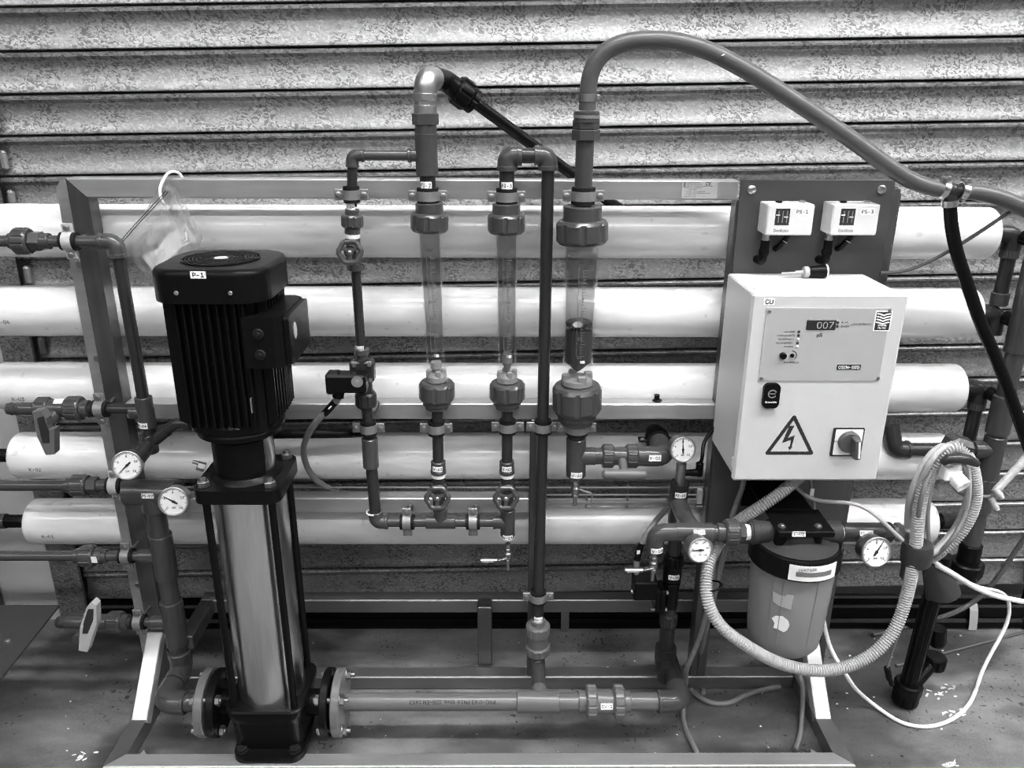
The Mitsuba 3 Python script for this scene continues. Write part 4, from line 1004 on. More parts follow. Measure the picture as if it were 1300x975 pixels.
gauge('round thermometer gauge between the V-10 elbow and the filter, needle pointing left', W(888.6, 698, YA - .06), .0272, [.16, -1, .16], 178, (['0', '20', '40', '60', '80', '100'], '°C'))

fl = Thing('filter_housing', 'large grey filter bowl with black screw cap hanging under the control box', 'filter')
fx, fy = X(1010, 690, YA), YA
zt = .572; FB = V(fx, fy, 0)
fl.add('head', cat(cyl(A_(951), A_(1066), .0245), cham(A_(953), A_(962), .0268), lathe(FB + EZ * (zt - .006), EZ, [(0, .090), (.006, .086), (.010, .070), (.014, .066), (.02, .046), (.045, .040)], 48)), 'm_lid')
fl.add('cap_ring', lathe(FB + EZ * (zt - .048), EZ, [(0, .094), (.002, .096), (.040, .096), (.046, .092), (.048, .086)], 64), 'm_black')
for k in range(28):
    pass
zb_ = .302
fl.add('bowl', lathe(FB + EZ * zb_, EZ, [(0, .030), (.002, .050), (.010, .068), (.024, .077), (.05, .0800), (zt - .048 - zb_ + .01, .0885)], 64), 'm_bowl', True, label='mid grey bowl')
for a in (-2.35, -2.1, -1.78 + .5, -.55, .3, 1.2, 2.2):
    d = V(math.cos(a), math.sin(a), 0); fl.add('rib', bar(FB + d * .0798 + EZ * (zb_ + .05), FB + d * .0878 + EZ * (zt - .05), .0022, .003, .0006, d), 'm_bowl')


def remnant(pts, px, py, seed):
    q = W(px, py, YA - .083); m = prism(Polygon(pts).buffer(0), .0006, V(0, 0, 0), (EX, EY, EZ)).subdivide().subdivide(); v = np.array(m.vertices)
    a0 = math.atan2(q[0] - fx, -(q[1] - fy)); r = np.interp(q[2] + v[:, 1], [zb_ + .05, zt - .05], [.0802, .0888]); an = a0 + v[:, 0] / r; r = r + v[:, 2]
    m.vertices = np.stack([fx + np.sin(an) * r, fy - np.cos(an) * r, q[2] + v[:, 1]], 1); return m


fl.add('paper_remnant', remnant([(-.023, .016), (-.006, .013), (.004, .014), (.006, .020), (.020, .020), (.018, -.016), (-.006, -.014), (-.020, -.008)], 993, 766, 1), 'm_lightgrey', False, label='torn pale sticker remnant')
fl.add('paper_remnant', remnant([(-.020, .006), (-.012, .016), (.002, .020), (.014, .012), (.018, 0), (.014, -.014), (.008, -.020), (-.004, -.016), (-.014, -.016), (-.012, -.004)], 990, 795, 2), 'm_white', False, label='torn pale sticker remnant')
lz = zt - .026
ap = 0.10; BL = (V(math.cos(ap), math.sin(ap), 0), EZ, V(math.sin(ap), -math.cos(ap), 0)); lp = FB + EZ * lz + BL[2] * .096
lk = fl.add('label_plate', place(patch(.106, .036, .0006, .096, 16), lp, BL), 'm_white', 30, 'white maker label round the cap')
fl.add('lettering', text('PENTAIR', .0065, .04, lp + BL[2] * .0008 - BL[0] * .018 + EZ * .0105, BL, .0003, wrap=None), 'm_print', False, under=lk)
fl.add('print_band', place(patch(.078, .011, .0004, .0966, 14), lp + BL[2] * .0006 - BL[0] * .0 + EZ * -.002, BL), 'm_print', 30, under=lk)
bk = Thing('filter_bracket', 'black angled steel bracket holding the filter head, bolted to the dark panel', 'bracket')
bx0, bx1 = X(977, 672, YA), X(1047, 672, YA)
pz_ = za + .0255
bk.add('top_plate', cat(span(bx0, bx1, YA - .050, YA + .045, pz_, pz_ + .005, .0015), span(bx0, bx1, YA - .052, YA - .048, pz_ - .008, pz_ + .005, .0015)), 'm_black')
bk.add('back_plate', span(bx0 - .005, bx1 - .01, -.012, -.0065, za - .04, za + .16, .001), 'm_black')
bk.add('arm', span(bx0, bx1 - .012, YA + .044, -.0065, pz_, pz_ + .005, .001), 'm_black')
for px, py in ((992, 671), (1038, 671.5)):
    q = V(X(px, py, YA - .03), YA - .030, pz_ + .005)
    bk.add('screw', cat(lathe(q, EZ, [(0, .0085), (.002, .0085)], 16), hexn(q + EZ * .002, EZ, .006, .004)), 'm_bolt')
    bk.add('boss', cyl(q - EZ * .07, q - EZ * .006, .012), 'm_black')
sticker(bk, 'F-02', V(X(1014, 676, YA - .05), YA - .0522, pz_ + .0005), .028, .0105, (EX, unit([0, .35, .94]), unit([0, -.94, .35])))
t = Thing('pipework', 'level dark pipe right of the filter with the PI-05 label and metal end fitting', 'pipe')
t.add('thread_tape', cyl(A_(1063.5), A_(1069.5), .0185), 'm_white', label='white thread tape')
t.add('tee', cat(cham(A_(1068), A_(1120), .0205), cyl(A_(1106), A_(1108) + V(0, -.03, -.02), .0165)), 'm_pvc_dark')
sticker(t, 'PI-05', A_(1094.5) + V(0, -.0195, .0085), .028, .0115, (EX, unit([0, .4, .92]), unit([0, -.92, .4])))
t.add('hexagon', hexn(A_(1119), EX, .0215, .022), 'm_pvc_dark')
t.add('metal_nipple', cat(cyl(A_(1131), A_(1160), .0155), hexn(A_(1136), EX, .0205, .014)), 'm_bolt', label='metal nipple')
gauge('round pressure gauge below the PI-05 label, right of the filter, needle pointing up right', W(1112, 700.5, YA - .055), .0332, [.10, -1, .18], 58, (['0', '4', '8', '12', '16'], 'bar'))

# --- control box
YD = -.206
cb_ = Thing('control_box', 'pale grey control cabinet with display, warning triangle and rotary switch', 'control box')
cb_.add('body', span(.477, .768, -.190, -.0065, .716, 1.107, .003), 'm_box')
dk = cb_.add('door', span(.472, .773, YD, -.1915, .712, 1.1105, .005), 'm_box')
N = lambda u, v: W(955 + u / 6.842, 380 + v / 6.842, YD - .0022)
x0, x1, z0, z1 = X(974, 436, YD), X(1125.5, 436, YD), Z(482.6, YD), Z(390, YD)
x0, x1 = X(962.5, 482, YD), X(1115, 483, YD)
xa = lambda u, v: V(N(u, v)[0], YD - .0022, N(u, v)[2])
fp = cb_.add('face_plate', span(x0, x1, YD - .002, YD, z0, z1), 'm_face', False, under=dk)
for u, v in ((150, 102), (1192, 96), (80, 685), (1092, 685)):
    cb_.add('screw', lathe(xa(u, v), -EY, [(0, .0033), (.0015, .0033), (.002, .002)], 12), 'm_bolt', under=dk)
sc_ = lambda w: w / 6.842 / 618                                    # crop pixels to metres on the door
dsp = cb_.add('display', box(xa(598, 222), [sc_(240), sc_(88), .003], .001, FRONT), 'm_pvc_dark', under=dk, label='dark digit display')
cb_.add('digits', text('007', sc_(56), .05, xa(632, 223) + V(0, -.0018, 0), FRONT, .0003, bold=False), 'm_lightgrey', False, under=dk)
for s, u, v, w in (('ALTA', 803, 200, 60), ('BASSA', 806, 234, 76), ("CONDUCIBILITA'", 952, 215, 182), ('µS', 585, 314, 60), ('ALLARME', 323, 281, 104), ('LIVELLO ALTO', 293, 314, 156), ('EV ENTRATA', 296, 347, 142), ('EV LAVAGGIO', 281, 379, 164), ('POMPA', 317, 411, 82), ('ALLARME µS', 338, 549, 134)):
    cb_.add('lettering', text(s, sc_(30 if s == 'µS' else 15), sc_(w), xa(u, v), FRONT, .0003, bold=(s == 'µS')), 'm_ink', False, under=dk)
for u, v, on in ((743, 201, 0), (738, 234, 0), (405, 281, 0), (402, 314, 0), (398, 347, 1), (393, 379, 0), (389, 411, 1)):
    cb_.add('indicator', cat(lathe(xa(u, v), -EY, [(0, sc_(12)), (.0012, sc_(10)), (.002, sc_(5))], 14)), 'm_white' if on else 'm_ink', under=dk)
cb_.add('knob', lathe(xa(264, 487), -EY, [(0, sc_(28)), (.006, sc_(27)), (.007, sc_(22))], 22), 'm_black', under=dk)
cb_.add('trimmer', lathe(xa(345, 487), -EY, [(0, sc_(16)), (.004, sc_(15))], 16), 'm_black', under=dk)
cb_.add('dial_arc', prism(LineString([(math.cos(a) * sc_(38), math.sin(a) * sc_(38)) for a in np.linspace(-.9, 1.6, 14)]).buffer(sc_(3)), .0004, xa(345, 487), FRONT), 'm_ink', False, under=dk)
cb_.add('name_badge', prism(rrect(sc_(200), sc_(45), sc_(8)), .0006, xa(838, 590), FRONT), 'm_pvc_dark', False, under=dk)
cb_.add('lettering', text('OSIN-DIG', sc_(26), sc_(178), xa(838, 590) + V(0, -.0006, 0), FRONT, .0003), 'm_white', False, under=dk)
lg = xa(1133, 188)
cb_.add('logo_plate', prism(rrect(sc_(140), sc_(172), sc_(6)), .0005, lg, FRONT), 'm_white', False, under=dk)
cb_.add('logo_ground', prism(rrect(sc_(118), sc_(152), sc_(3)), .0004, lg + V(0, -.0005, 0), FRONT), 'm_ink', False, under=dk)
for k in range(4):
    y = sc_(58 - k * 24)
    cb_.add('logo_wave', prism(LineString([(-sc_(50), y + sc_(4)), (-sc_(26), y), (0, y - sc_(12)), (sc_(26), y), (sc_(50), y + sc_(4))]).buffer(sc_(6)), .0003, lg + V(0, -.0009, 0), FRONT), 'm_white', False, under=dk)
for s, dy in (('KARME', -36), ('FILTRI', -58)):
    cb_.add('lettering', text(s, sc_(15), sc_(104), lg + V(0, -.0009, sc_(dy)), FRONT, .0003), 'm_white', False, under=dk)
Nn = lambda px, py: W(px, py, YD)
q = Nn(976.5, 383); sticker(cb_, 'CU', q, .0215, .0135, FRONT, under=dk)
q = Nn(978, 501.3)
lk = cb_.add('lock', prism(rrect(.033, .052, .010), .008, q, FRONT), 'm_black', 35, under=dk)
cb_.add('lock_mark', cat(prism(LineString([(math.cos(a) * .0078, math.sin(a) * .0078) for a in np.linspace(.5, 5.6, 20)]).buffer(.0013), .0008, q + V(.001, -.008, .005), FRONT), prism([(-.006, -.001), (.006, -.001), (.006, .0012), (-.006, .0012)], .0008, q + V(.001, -.008, .005), FRONT)), 'm_print', False, under=dk)
cb_.add('lettering', text('Schneider', .0045, .024, q + V(0, -.008, -.0125), FRONT, .0003), 'm_white', False, under=dk)
C8 = lambda u, v: Nn(960 + u / 8.667, 480 + v / 8.667)
tri = [C8(125, 822), C8(412, 432), C8(603, 822)]; tri = [(p[0], p[2]) for p in tri]; tri[1] = ((tri[0][0] + tri[2][0]) / 2, tri[1][1])
rg = Polygon(tri).buffer(.0042, quad_segs=6)
cb_.add('warning_triangle', prism(rg.difference(Polygon(tri).buffer(-.0030)), .0005, V(0, YD, 0), (EX, EZ, -EY)), 'm_ink', False, under=dk, label='black warning triangle outline')
bo = [C8(u, v) for u, v in ((370, 525), (425, 525), (355, 660), (432, 628), (396, 755), (405, 757), (372, 793), (357, 753), (374, 757), (388, 680), (290, 713))]
xm = (tri[0][0] + tri[2][0]) / 2; dx = xm - np.mean([p[0] for p in bo]) - .003
cb_.add('lightning_arrow', prism([(p[0] + dx * .5, p[2]) for p in bo], .0005, V(0, YD, 0), (EX, EZ, -EY)), 'm_ink', False, under=dk)
q = C8(997, 700)
sw = cb_.add('switch_plate', prism(rrect(.0635, .0625, .003), .003, q, FRONT), 'm_ink', False, under=dk)
cb_.add('switch_face', prism(rrect(.056, .0565, .002), .0006, q + V(.001, -.003, .0005), FRONT), 'm_white', False, under=dk)
cb_.add('lettering', text('OFF', .003, .01, q + V(-.0245, -.0036, .002), FRONT, .0003), 'm_ink', False, under=dk)
cb_.add('lettering', text('ON', .003, .01, q + V(.004, -.0036, .0245), FRONT, .0003), 'm_ink', False, under=dk)
kn = q + V(.002, -.0036, .002)
cb_.add('rotary_knob', cat(lathe(kn, -EY, [(0, .0225), (.006, .0225), (.010, .020)], 32), box(kn + V(.008, -.018, -.006), [.013, .026, .044], .002, (unit([1, 0, .12]), EY, unit([-.12, 0, 1])))), 'm_knob', 35, under=dk)
cb_.add('knob_mark', box(kn + V(.010, -.0315, -.006), [.004, .0012, .036], 0, (unit([1, 0, .12]), EY, unit([-.12, 0, 1]))), 'm_white', False, under=dk)
cb_.add('lid_screw', lathe(V(.49, -.155, 1.107), EZ, [(0, .003), (.0015, .002)], 10), 'm_bolt')
cb_.add('hinge', span(.470, .476, -.196, -.188, .74, .76, .001), 'm_box')

# --- screwdriver lying on the control box
sd = Thing('screwdriver', 'stubby screwdriver with dark grip lying on top of the control box', 'screwdriver')
s0, s1 = W(992, 350, -.05), W(1051, 345, -.05); s0[2] = 1.1085 + .008; s1[2] = 1.1085 + .0135; d = unit(s1 - s0); L = np.linalg.norm(s1 - s0)
sd.add('blade', cat(lathe(s0 + d * L * .3, d, [(0, .0042), (L * .2, .0045)], 16), bar(s0, s0 + d * L * .32, .008, .003, .0005)), 'm_lightgrey', label='pale blade')
sd.add('collar', lathe(s0 + d * L * .46, d, [(0, .009), (.002, .0122), (.010, .0122), (.012, .010)], 20), 'm_lightgrey')
sd.add('grip', lathe(s0 + d * L * .55, d, [(0, .0105), (.008, .0115), (.030, .0135), (L * .40, .0135), (L * .43, .0105)], 24), 'm_black')
sd.add('end_ring', lathe(s0 + d * L * .94, d, [(0, .0137), (.003, .0137), (.004, .0115)], 24), 'm_white')

# --- two pressure switches
for px0, px1, wd, s in ((975.8, 1029.5, 'left', 'PS-1'), (1059.0, 1113.0, 'right', 'PS-3')):
    t = Thing('pressure_switch', '%s of two small white pressure switches on the dark panel, labelled %s' % (wd, s), 'pressure switch')
    YF = -.064; a, b = W(px0, 259.5, YF), W(px1, 299, YF); x0, x1, z1, z0 = a[0], X(px1, 262, YF), a[2], b[2]
    x1 = x0 + .0945
    t.add('case', span(x0, x1, YF, -.0065, z0, z1, .0025), 'm_switch')
    t.add('lid_screw', cat(lathe([x0 + .030, -.035, z1 - .001], EZ, [(0, .007), (.004, .007)], 14)), 'm_black'); t.add('lid_screw', lathe([x0 + .078, -.035, z1 - .001], EZ, [(0, .006), (.006, .006)], 14), 'm_nickel')
    u = lambda fx_, fz: V(x0 + fx_ * .0945, YF, z0 + fz * (z1 - z0))
    wn = t.add('scale_window', box(u(.325, .60), [.029, .033, .0012], 0, FRONT), 'm_ink', False)
    for k, f in enumerate((.24, .33, .42)): t.add('scale_bar', box(u(f, .60) + V(0, -.001, 0), [.0022, .024, .0008], 0, FRONT), 'm_cable', False, under=wn)
    for k, (f, g_) in enumerate(((.22, .66), (.40, .60))): t.add('pointer', box(u(f, g_) + V(0, -.0014, 0), [.008, .002, .0008], 0, FRONT), 'm_white', False, under=wn)
    t.add('lettering', text('Danfoss', .008, .030, u(.33, .16), FRONT, .0004), 'm_print', False)
    sticker(t, s, u(.74, .77), .0265, .0140)
    pz = z0
    t.add('port', cat(cyl([x0 + .012, -.032, pz], [x0 + .012, -.032, pz - .016], .0075), cyl([x0 + .012, -.032, pz - .011], [x0 + .012, -.032, pz - .015], .0088)), 'm_nickel')
    t.add('elbow_fitting', cat(cham([x0 + .012, -.032, pz - .015], [x0 + .012, -.032, pz - .036], .0090), cham([x0 + .011, -.032, pz - .034], [x0 + .011, -.032, pz - .046], .0105), sweep(fillet([[x0 + .011, -.032, pz - .044], [x0 + .010, -.032, pz - .060], [x0 + .006, -.0065, pz - .060]], .01), .0085, 14)), 'm_black')
    g0 = V(x0 + .062, -.03, pz)
    t.add('cable_gland', sweep([g0 + V(0, 0, .002), g0 + V(-.006, .002, -.012), g0 + V(-.016, .01, -.030), g0 + V(-.020, .022, -.038)], .0058, 12), 'm_black')
    t.add('marker_label', box(g0 + V(-.010, -.004, -.018), [.007, .001, .011], 0, (unit([1, 0, -.5]), unit([.5, 0, 1]), -EY)), 'm_white', False)
    t.add('gland_nut', cat(lathe(g0 + V(.0, 0, .001), -EZ, [(0, .006), (.006, .005)], 10)), 'm_bolt')

# ================================================================== right end: manifold, coil, cables
YM = .045
t = Thing('pipework', 'thick grey vertical manifold pipe at the right edge with branches to the white tubes', 'pipe')
mz = lambda py, px=1265: Z(py, YM, px)
mx = X(1284, 470, YM); M_ = lambda py: V(mx, YM, mz(py))
t.add('pipe', cyl(V(mx, YM, mz(395)), V(mx, YM, mz(722)), .0205), 'm_pvc')
for a, b in ((330, 447), (502, 550)): t.add('sleeve', cham(M_(a), M_(b), .0262), 'm_pvc')
t.add('tee', cat(cham(M_(553), M_(612), .0245), cham(M_(571), M_(571) - EX * .05, .0215)), 'm_pvc')
t.add('sleeve', cham(M_(606), M_(648), .0250), 'm_pvc')
t.add('foot_coupling', cat(cham(M_(690), M_(716), .0262), lathe(M_(712), -EZ, [(0, .036), (.004, .040), (.03, .040), (.045, .034), (.05, .02)], 32)), 'm_black')
ub = M_(571); t.add('union_nut', gear(ub - EX * .062, ub - EX * .098, .0320, 14, .95), 'm_pvc')
t.add('branch_pipe', cyl(ub - EX * .05, ub - EX * .225, .0165), 'm_pvc_dark')
e = ub - EX * .237
t.add('elbow', sweep(fillet([e + EX * .03, e, e + V(-.012, .02, .055)], .026), .0205, 20), 'm_pvc_dark')
t.add('socket', cham(e + EX * .025, e + EX * .034, .0222), 'm_pvc_dark')
for z, px, wd in ((TZ[0], 1256, 0), (TZ[1], 1232, 0), (TZ[2], 1215, 1)):
    q = V(1.083, .0985, z)
    t2 = Thing('tube_connector', 'dark connector at the right end of the %s white tube' % {TZ[0]: 'topmost', TZ[1]: 'second', TZ[2]: 'middle'}[z], 'pipe fitting')
    t2.add('nipple', cat(cyl(q, q + EX * .016, .0215), cyl(q, q + EX * .05, .0165)), 'm_black')
    c_ = q + EX * .058
    t2.add('elbow', sweep(fillet([q + EX * .02, c_, c_ - EZ * .05], .028), .0205, 20), 'm_pvc_dark')
    tgt = V(mx, YM, z - .012)
    t2.add('side_nipple', cyl(c_ + V(0, -.005, 0), tgt, .0105), 'm_pvc_dark')
    t2.add('side_coupling', cham(c_ + (tgt - c_) * .32, c_ + (tgt - c_) * .66, .0165), 'm_black')
    zb = z - .155 if z != TZ[1] else z - .05
    if z != TZ[1]:
        t2.add('drop_pipe', cyl(c_ - EZ * .04, V(c_[0], .0985, zb), .0155), 'm_pvc_dark')
        t2.add('drop_sleeve', [cham(c_ - EZ * .035, c_ - EZ * .055, .0205), cham(V(c_[0], .0985, zb + .02), V(c_[0], .0985, zb - .01), .0195)], 'm_pvc')
for z, wd in ((TZ[3], 'second lowest'), (TZ[4], 'lowest')):
    q = V(1.083, .0985, z); t2 = Thing('tube_connector', 'dark connector at the right end of the %s white tube behind the coiled hose' % wd, 'pipe fitting')
    t2.add('nipple', cyl(q, q + EX * .05, .0165), 'm_black'); t2.add('coupling', cham(q + EX * .03, V(mx - .015, .0985, z), .0205), 'm_pvc_dark')

# conduit behind the control box looping under the filter and up into the coil
YC = -.24
cp = [W(1016, 604, -.14), W(985, 630, -.165), W(952, 652, -.160), W(928, 670, -.148), W(911, 692, -.175), W(900, 715, -.21), W(897, 755, -.25), W(915, 794, -.28), W(950, 821, -.30), W(985, 840, -.30), W(1032, 851, -.30), W(1082, 844, -.29), W(1126, 813, -.28), W(1148, 768, -.26), W(1158, 725, -.25), W(1163, 690, -.245), W(1166, 655, -.24), W(1174, 615, -.235), W(1190, 583, -.23), W(1210, 568, -.225), W(1227, 578, -.22), W(1237, 605, -.22), W(1238, 635, -.22), W(1227, 664, -.22), W(1208, 688, -.22), W(1186, 703, -.22)]
single('ribbed_conduit', ribbed(cp, .0135), 'm_rib', 'pale ribbed conduit sagging under the filter and coiled up at the right', 'hose')


def loop(dx, dy, sx, sy, dY):
    P_ = [(1163, 700), (1161, 660), (1167, 620), (1182, 586), (1204, 566), (1222, 575), (1230, 600), (1229, 640), (1218, 668), (1200, 692), (1182, 706), (1165, 704)]
    return [W(1196 + (px - 1196) * sx + dx, 636 + (py - 636) * sy + dy, -.215 + dY + .012 * math.sin(i * 1.9 + dx)) for i, (px, py) in enumerate(P_)]


hk = Thing('cable_coil', 'bundle of coiled pale hoses and cables hanging beside the ribbed conduit', 'hose coil')
for i, (dx, dy, sx, sy, dY, r, m) in enumerate(((-6, 0, 1.08, 1.0, .0, .0080, 'm_lightgrey'), (-1, -1, .98, .98, -.018, .0075, 'm_lightgrey'), (5, 3, .86, .97, .012, .0085, 'm_rib'), (1, 6, .90, .92, -.030, .0055, 'm_cable'), (4, 2, 1.0, 1.03, .024, .0070, 'm_lightgrey'), (8, -4, .74, .88, .0, .0048, 'm_rib'))):
    hk.add('loop', sweep(spline(loop(dx, dy, sx, sy, dY), .01), r * .85, 12), m)
tp = Thing('black_tape', 'black tape binding the coiled hoses at their lower left', 'tape')
q = W(1163, 702, -.235)
tp.add('wrap', lathe(q + EZ * .024, unit([.05, 0, -1]), [(0, .028), (.004, .030), (.02, .032), (.046, .030), (.05, .027)], 28), 'm_tape')
tp.add('tail', box(W(1150, 722, -.225), [.018, .018, .05], .004), 'm_tape')
tp = Thing('black_tape', 'black tape binding the coiled hoses at their top', 'tape')
q = W(1216, 566, -.205)
tp.add('wrap', box(q, [.052, .05, .040], .010, (unit([1, 0, -.35]), EY, unit([.35, 0, 1]))), 'm_tape')
sh = Thing('plastic_sleeve', 'dark plastic sheet sleeve flaring over the black standing pipe below the coil', 'plastic sheet')
th = np.arange(30) * 2 * PI / 30; rg_ = []
for k, (px, py, r) in enumerate(((1170, 690, .012), (1178, 708, .018), (1188, 728, .026), (1194, 742, .033), (1197, 752, .035), (1197, 756, .0345))):
    c_ = W(px, py, -.17); rr = r * (1 + .10 * np.sin(th * 3 + k * .3) * (k / 5)); rg_.append(c_ + np.stack([np.cos(th) * rr, np.sin(th) * rr * .8, np.sin(th * 2) * .004 * k / 3 + np.cos(th) * .008 * k / 3], 1))
sh.add('sheet', grid_mesh(np.array(rg_), caps=False), 'm_tape', True)
sh.add('neck', box(W(1186, 745, -.155), [.03, .03, .06], .008), 'm_tape')

tap = Thing('plastic_tap', 'white plastic tap with dark lever hanging inside the coil', 'valve')
a, b = W(1207, 600, -.25), W(1224, 618, -.28)
tap.add('spout', cat(ringt(a + (b - a) * .45, b, .0105, .0155), cyl(a, a + (b - a) * .8, .0130)), 'm_white')
tap.add('body', cat(box(W(1207, 601, -.25), [.036, .026, .026], .004), cyl(W(1213, 600, -.25), W(1216, 586, -.25), .010)), 'm_white')
tap.add('lever', sweep(np.array([W(1196, 588, -.255), W(1203, 583, -.258), W(1216, 582.5, -.26), W(1230, 584, -.258), W(1241, 589, -.255)]), [.007, .0105, .0125, .0105, .007], 14), 'm_pvc_dark', label='dark lever')

# pale hose with wires coming in from the right
t = Thing('grey_cable', 'pale grey cable coming in from the right edge with two bare ends beside the coil', 'cable')
t.add('cable', sweep(spline([W(1600, 300, .0), W(1420, 450, -.08), W(1330, 548, -.12), W(1300, 584, -.14), W(1282, 604, -.15), W(1265, 622, -.16)], .012), .0085, 14), 'm_lightgrey')
t.add('wire', sweep(spline([W(1266, 621, -.16), W(1255, 630, -.17), W(1240, 629, -.19), W(1222, 628, -.21), W(1211, 618, -.22), W(1206, 604, -.23)], .008), .0032, 10), 'm_cable')
for px, py, qx, qy in ((1262, 620, 1271, 630), (1258, 632, 1265, 645)):
    t.add('connector', cat(cyl(W(px, py, -.17), W(qx, qy, -.18), .0065), cyl(W(qx, qy, -.18), W(qx + 2, qy + 3, -.183), .0048)), 'm_lightgrey')

# white loose cables
single('white_cable', sweep(spline([W(1006, 615, -.10), W(1020, 627, -.12), W(1042, 636, -.16), W(1080, 639, -.20), W(1103, 648, -.22), W(1125, 666, -.235), W(1146, 686, -.24)], .01), .0042, 10), 'm_lightgrey', 'thin pale cable from under the control box over the PI-05 pipe to the tape', 'cable')
wc = [W(1044, 715, -.11), W(1042, 745, -.12), W(1046, 790, -.14), W(1056, 826, -.17), W(1073, 855, -.2)]
gz = lambda px, py, z=.006: EYE + (ROT @ V((px - CX) / FOC, (py - CY) / FOC, 1)) * ((z - EYE[2]) / (ROT @ V((px - CX) / FOC, (py - CY) / FOC, 1))[2])
wc += [gz(1100, 887, .03), gz(1128, 908), gz(1150, 919), gz(1176, 922.5), gz(1205, 915), gz(1232, 891), gz(1248, 850, .02)]
ze = gz(1248, 850, .02)
wc += [W(1268, 812, ze[1] + .04), W(1280, 785, ze[1] + .06), W(1280, 763, ze[1] + .06), W(1270, 752, ze[1] + .04), W(1254, 748, ze[1]), W(1230, 740, -.12), W(1205, 726, -.17), W(1185, 712, -.20)]
single('white_cable', sweep(spline(wc, .012), .0048, 12), 'm_white', 'white cable looping down onto the floor at the lower right and back up', 'cable')
single('white_cable', sweep(spline([W(1190, 718, -.19), W(1212, 730, -.17), W(1245, 749, -.13), W(1275, 759, -.11), W(1310, 766, -.10), W(1400, 790, -.1), W(1520, 810, -.1)], .012), .0062, 12), 'm_white', 'thicker white cable running from the tape to the right edge', 'cable')

# grey cables around the base
single('grey_cable', sweep(spline([W(906, 700, -.12), W(904, 740, -.10), W(895, 785, -.09), W(884, 820, -.09), W(873, 846, -.09), gz(870, 868, .075), gz(867, 905, .01), gz(873, 932, .0065), gz(886, 958, .0065)], .012), .0064, 12), 'm_cable', 'grey cable hanging left of the filter down to the floor', 'cable')
single('grey_cable', sweep(spline([gz(877, 876, .006), gz(894, 888.5, .0065), gz(911, 893.7, .0065), gz(929, 891, .0065), gz(943, 884, .0065), gz(965, 876.5, .0065), gz(990, 872, .0065)], .012), .0068, 12), 'm_cable', 'grey cable lying on the floor under the right base rail', 'cable')
single('grey_cable', sweep(spline([W(1006, 840, -.06), W(1012, 852, -.07), W(1017.5, 866, -.09), gz(1018.6, 899, .03), gz(1016.5, 926, .0065), gz(1009, 952, .0065)], .012), .0060, 12), 'm_cable', 'grey cable hanging under the filter to the front base rail', 'cable')
single('grey_cable', sweep(spline([W(944, 606, -.04), W(940, 626, -.05), W(931, 650, -.06), W(925, 680, -.055), W(915, 720, -.055), W(905, 765, -.06), W(896, 800, -.065), gz(888, 850, .012), gz(893, 880, .0065)], .012), .0062, 12), 'm_cable', 'dark grey cable from under the control box down behind the union', 'cable')
single('grey_cable', sweep(spline([gz(1108, 806, .007), gz(1130, 801, .007), gz(1149, 796, .008), gz(1168, 791, .02), W(1191, 785, .12), W(1219, 774, .16), W(1245, 757, .17), W(1265, 735, .17), W(1289, 700, .17), W(1330, 640, .16), W(1420, 500, .16)], .012), .0066, 12), 'm_hose', 'grey cable rising along the shutter foot at the lower right', 'cable')
single('thin_rod', cyl(gz(1137.5, 845, .004), gz(1310, 800, .004), .0042, n=10), 'm_hose', 'thin grey rod lying on the floor at the lower right', 'rod')
tie = W(903, 744, -.235); single('cable_tie', sweep([tie + V(math.cos(a) * .021, math.sin(a) * .018, .005 * math.cos(a)) for a in np.arange(24) * PI / 12], .0024, 8, closed=True), 'm_black', 'black cable tie round the hoses left of the filter', 'cable tie')

t = Thing('tagged_cable', 'thin cable with a white tag hanging behind the filter bracket under the control box', 'cable')
t.add('cable', sweep(spline([W(1028, 606, -.05), W(1031, 625, -.055), W(1034, 645, -.06), W(1035, 668, -.065)], .008), .0032, 8), 'm_cable')
t.add('tag', box(W(1031, 625, -.0605), [.009, .001, .018], 0), 'm_white', False); t.add('gland', cyl(W(1035, 664, -.065), W(1036, 672, -.066), .007), 'm_black')
t = Thing('junction_box', 'small pale terminal box at the right end of the wire cable tray', 'box')
t.add('case', box(W(888, 630, .036), [.014, .012, .040], .002), 'm_lightgrey'); t.add('clip', box(W(888, 643, .034), [.020, .010, .008], .001), 'm_bolt')
single('black_hose', sweep(spline([W(915, 740, .06), W(900, 765, .055), W(889, 790, .05), W(883, 815, .05), gz(878, 838, .03), gz(881, 858, .012)], .01), .0075, 12), 'm_black', 'dark hose in the shade behind the V-01 column near the floor', 'hose')
single('eye_hook', cat(sweep([W(476, 514, -.008) + V(math.cos(a) * .010, 0, math.sin(a) * .013) for a in np.arange(20) * PI / 10], .0028, 8, closed=True), cyl(W(476, 520, -.008), W(476, 520, .001), .003)), 'm_nickel', 'shiny eye hook on the middle cross rail beside the V-12 pipe', 'hook')

# black pipe standing on the floor below the coil
t = Thing('black_standpipe', 'black plastic pipe with screw couplings standing on the floor below the coil', 'pipe')
b0 = gz(1150, 897, .0); b0[2] = 0; sp0 = V(b0[0], b0[1] + .012, 0); sp1 = W(1186, 748, sp0[1] - .0)
d = unit(sp1 - sp0)
t.add('pipe', lathe(sp0 + d * .02, d, [(0, .0205), (.42, .0205)], 36, lobes=None), 'm_black')
for a in np.arange(10) * PI / 5:
    A, B_, D = basis(d); o = A * math.cos(a) * .0205 + B_ * math.sin(a) * .0205
    t.add('rib', cyl(sp0 + d * .06 + o, sp0 + d * .36 + o, .0014, n=6), 'm_black_matt')
t.add('coupling', cat(gear(sp0 + d * .004, sp0 + d * .04, .032, 8, .93), gear(sp0 + d * .036, sp0 + d * .068, .0345, 6, .97)), 'm_black')
s2 = sp0 + V(.028, .05, .03); s3 = W(1187, 838, s2[1])
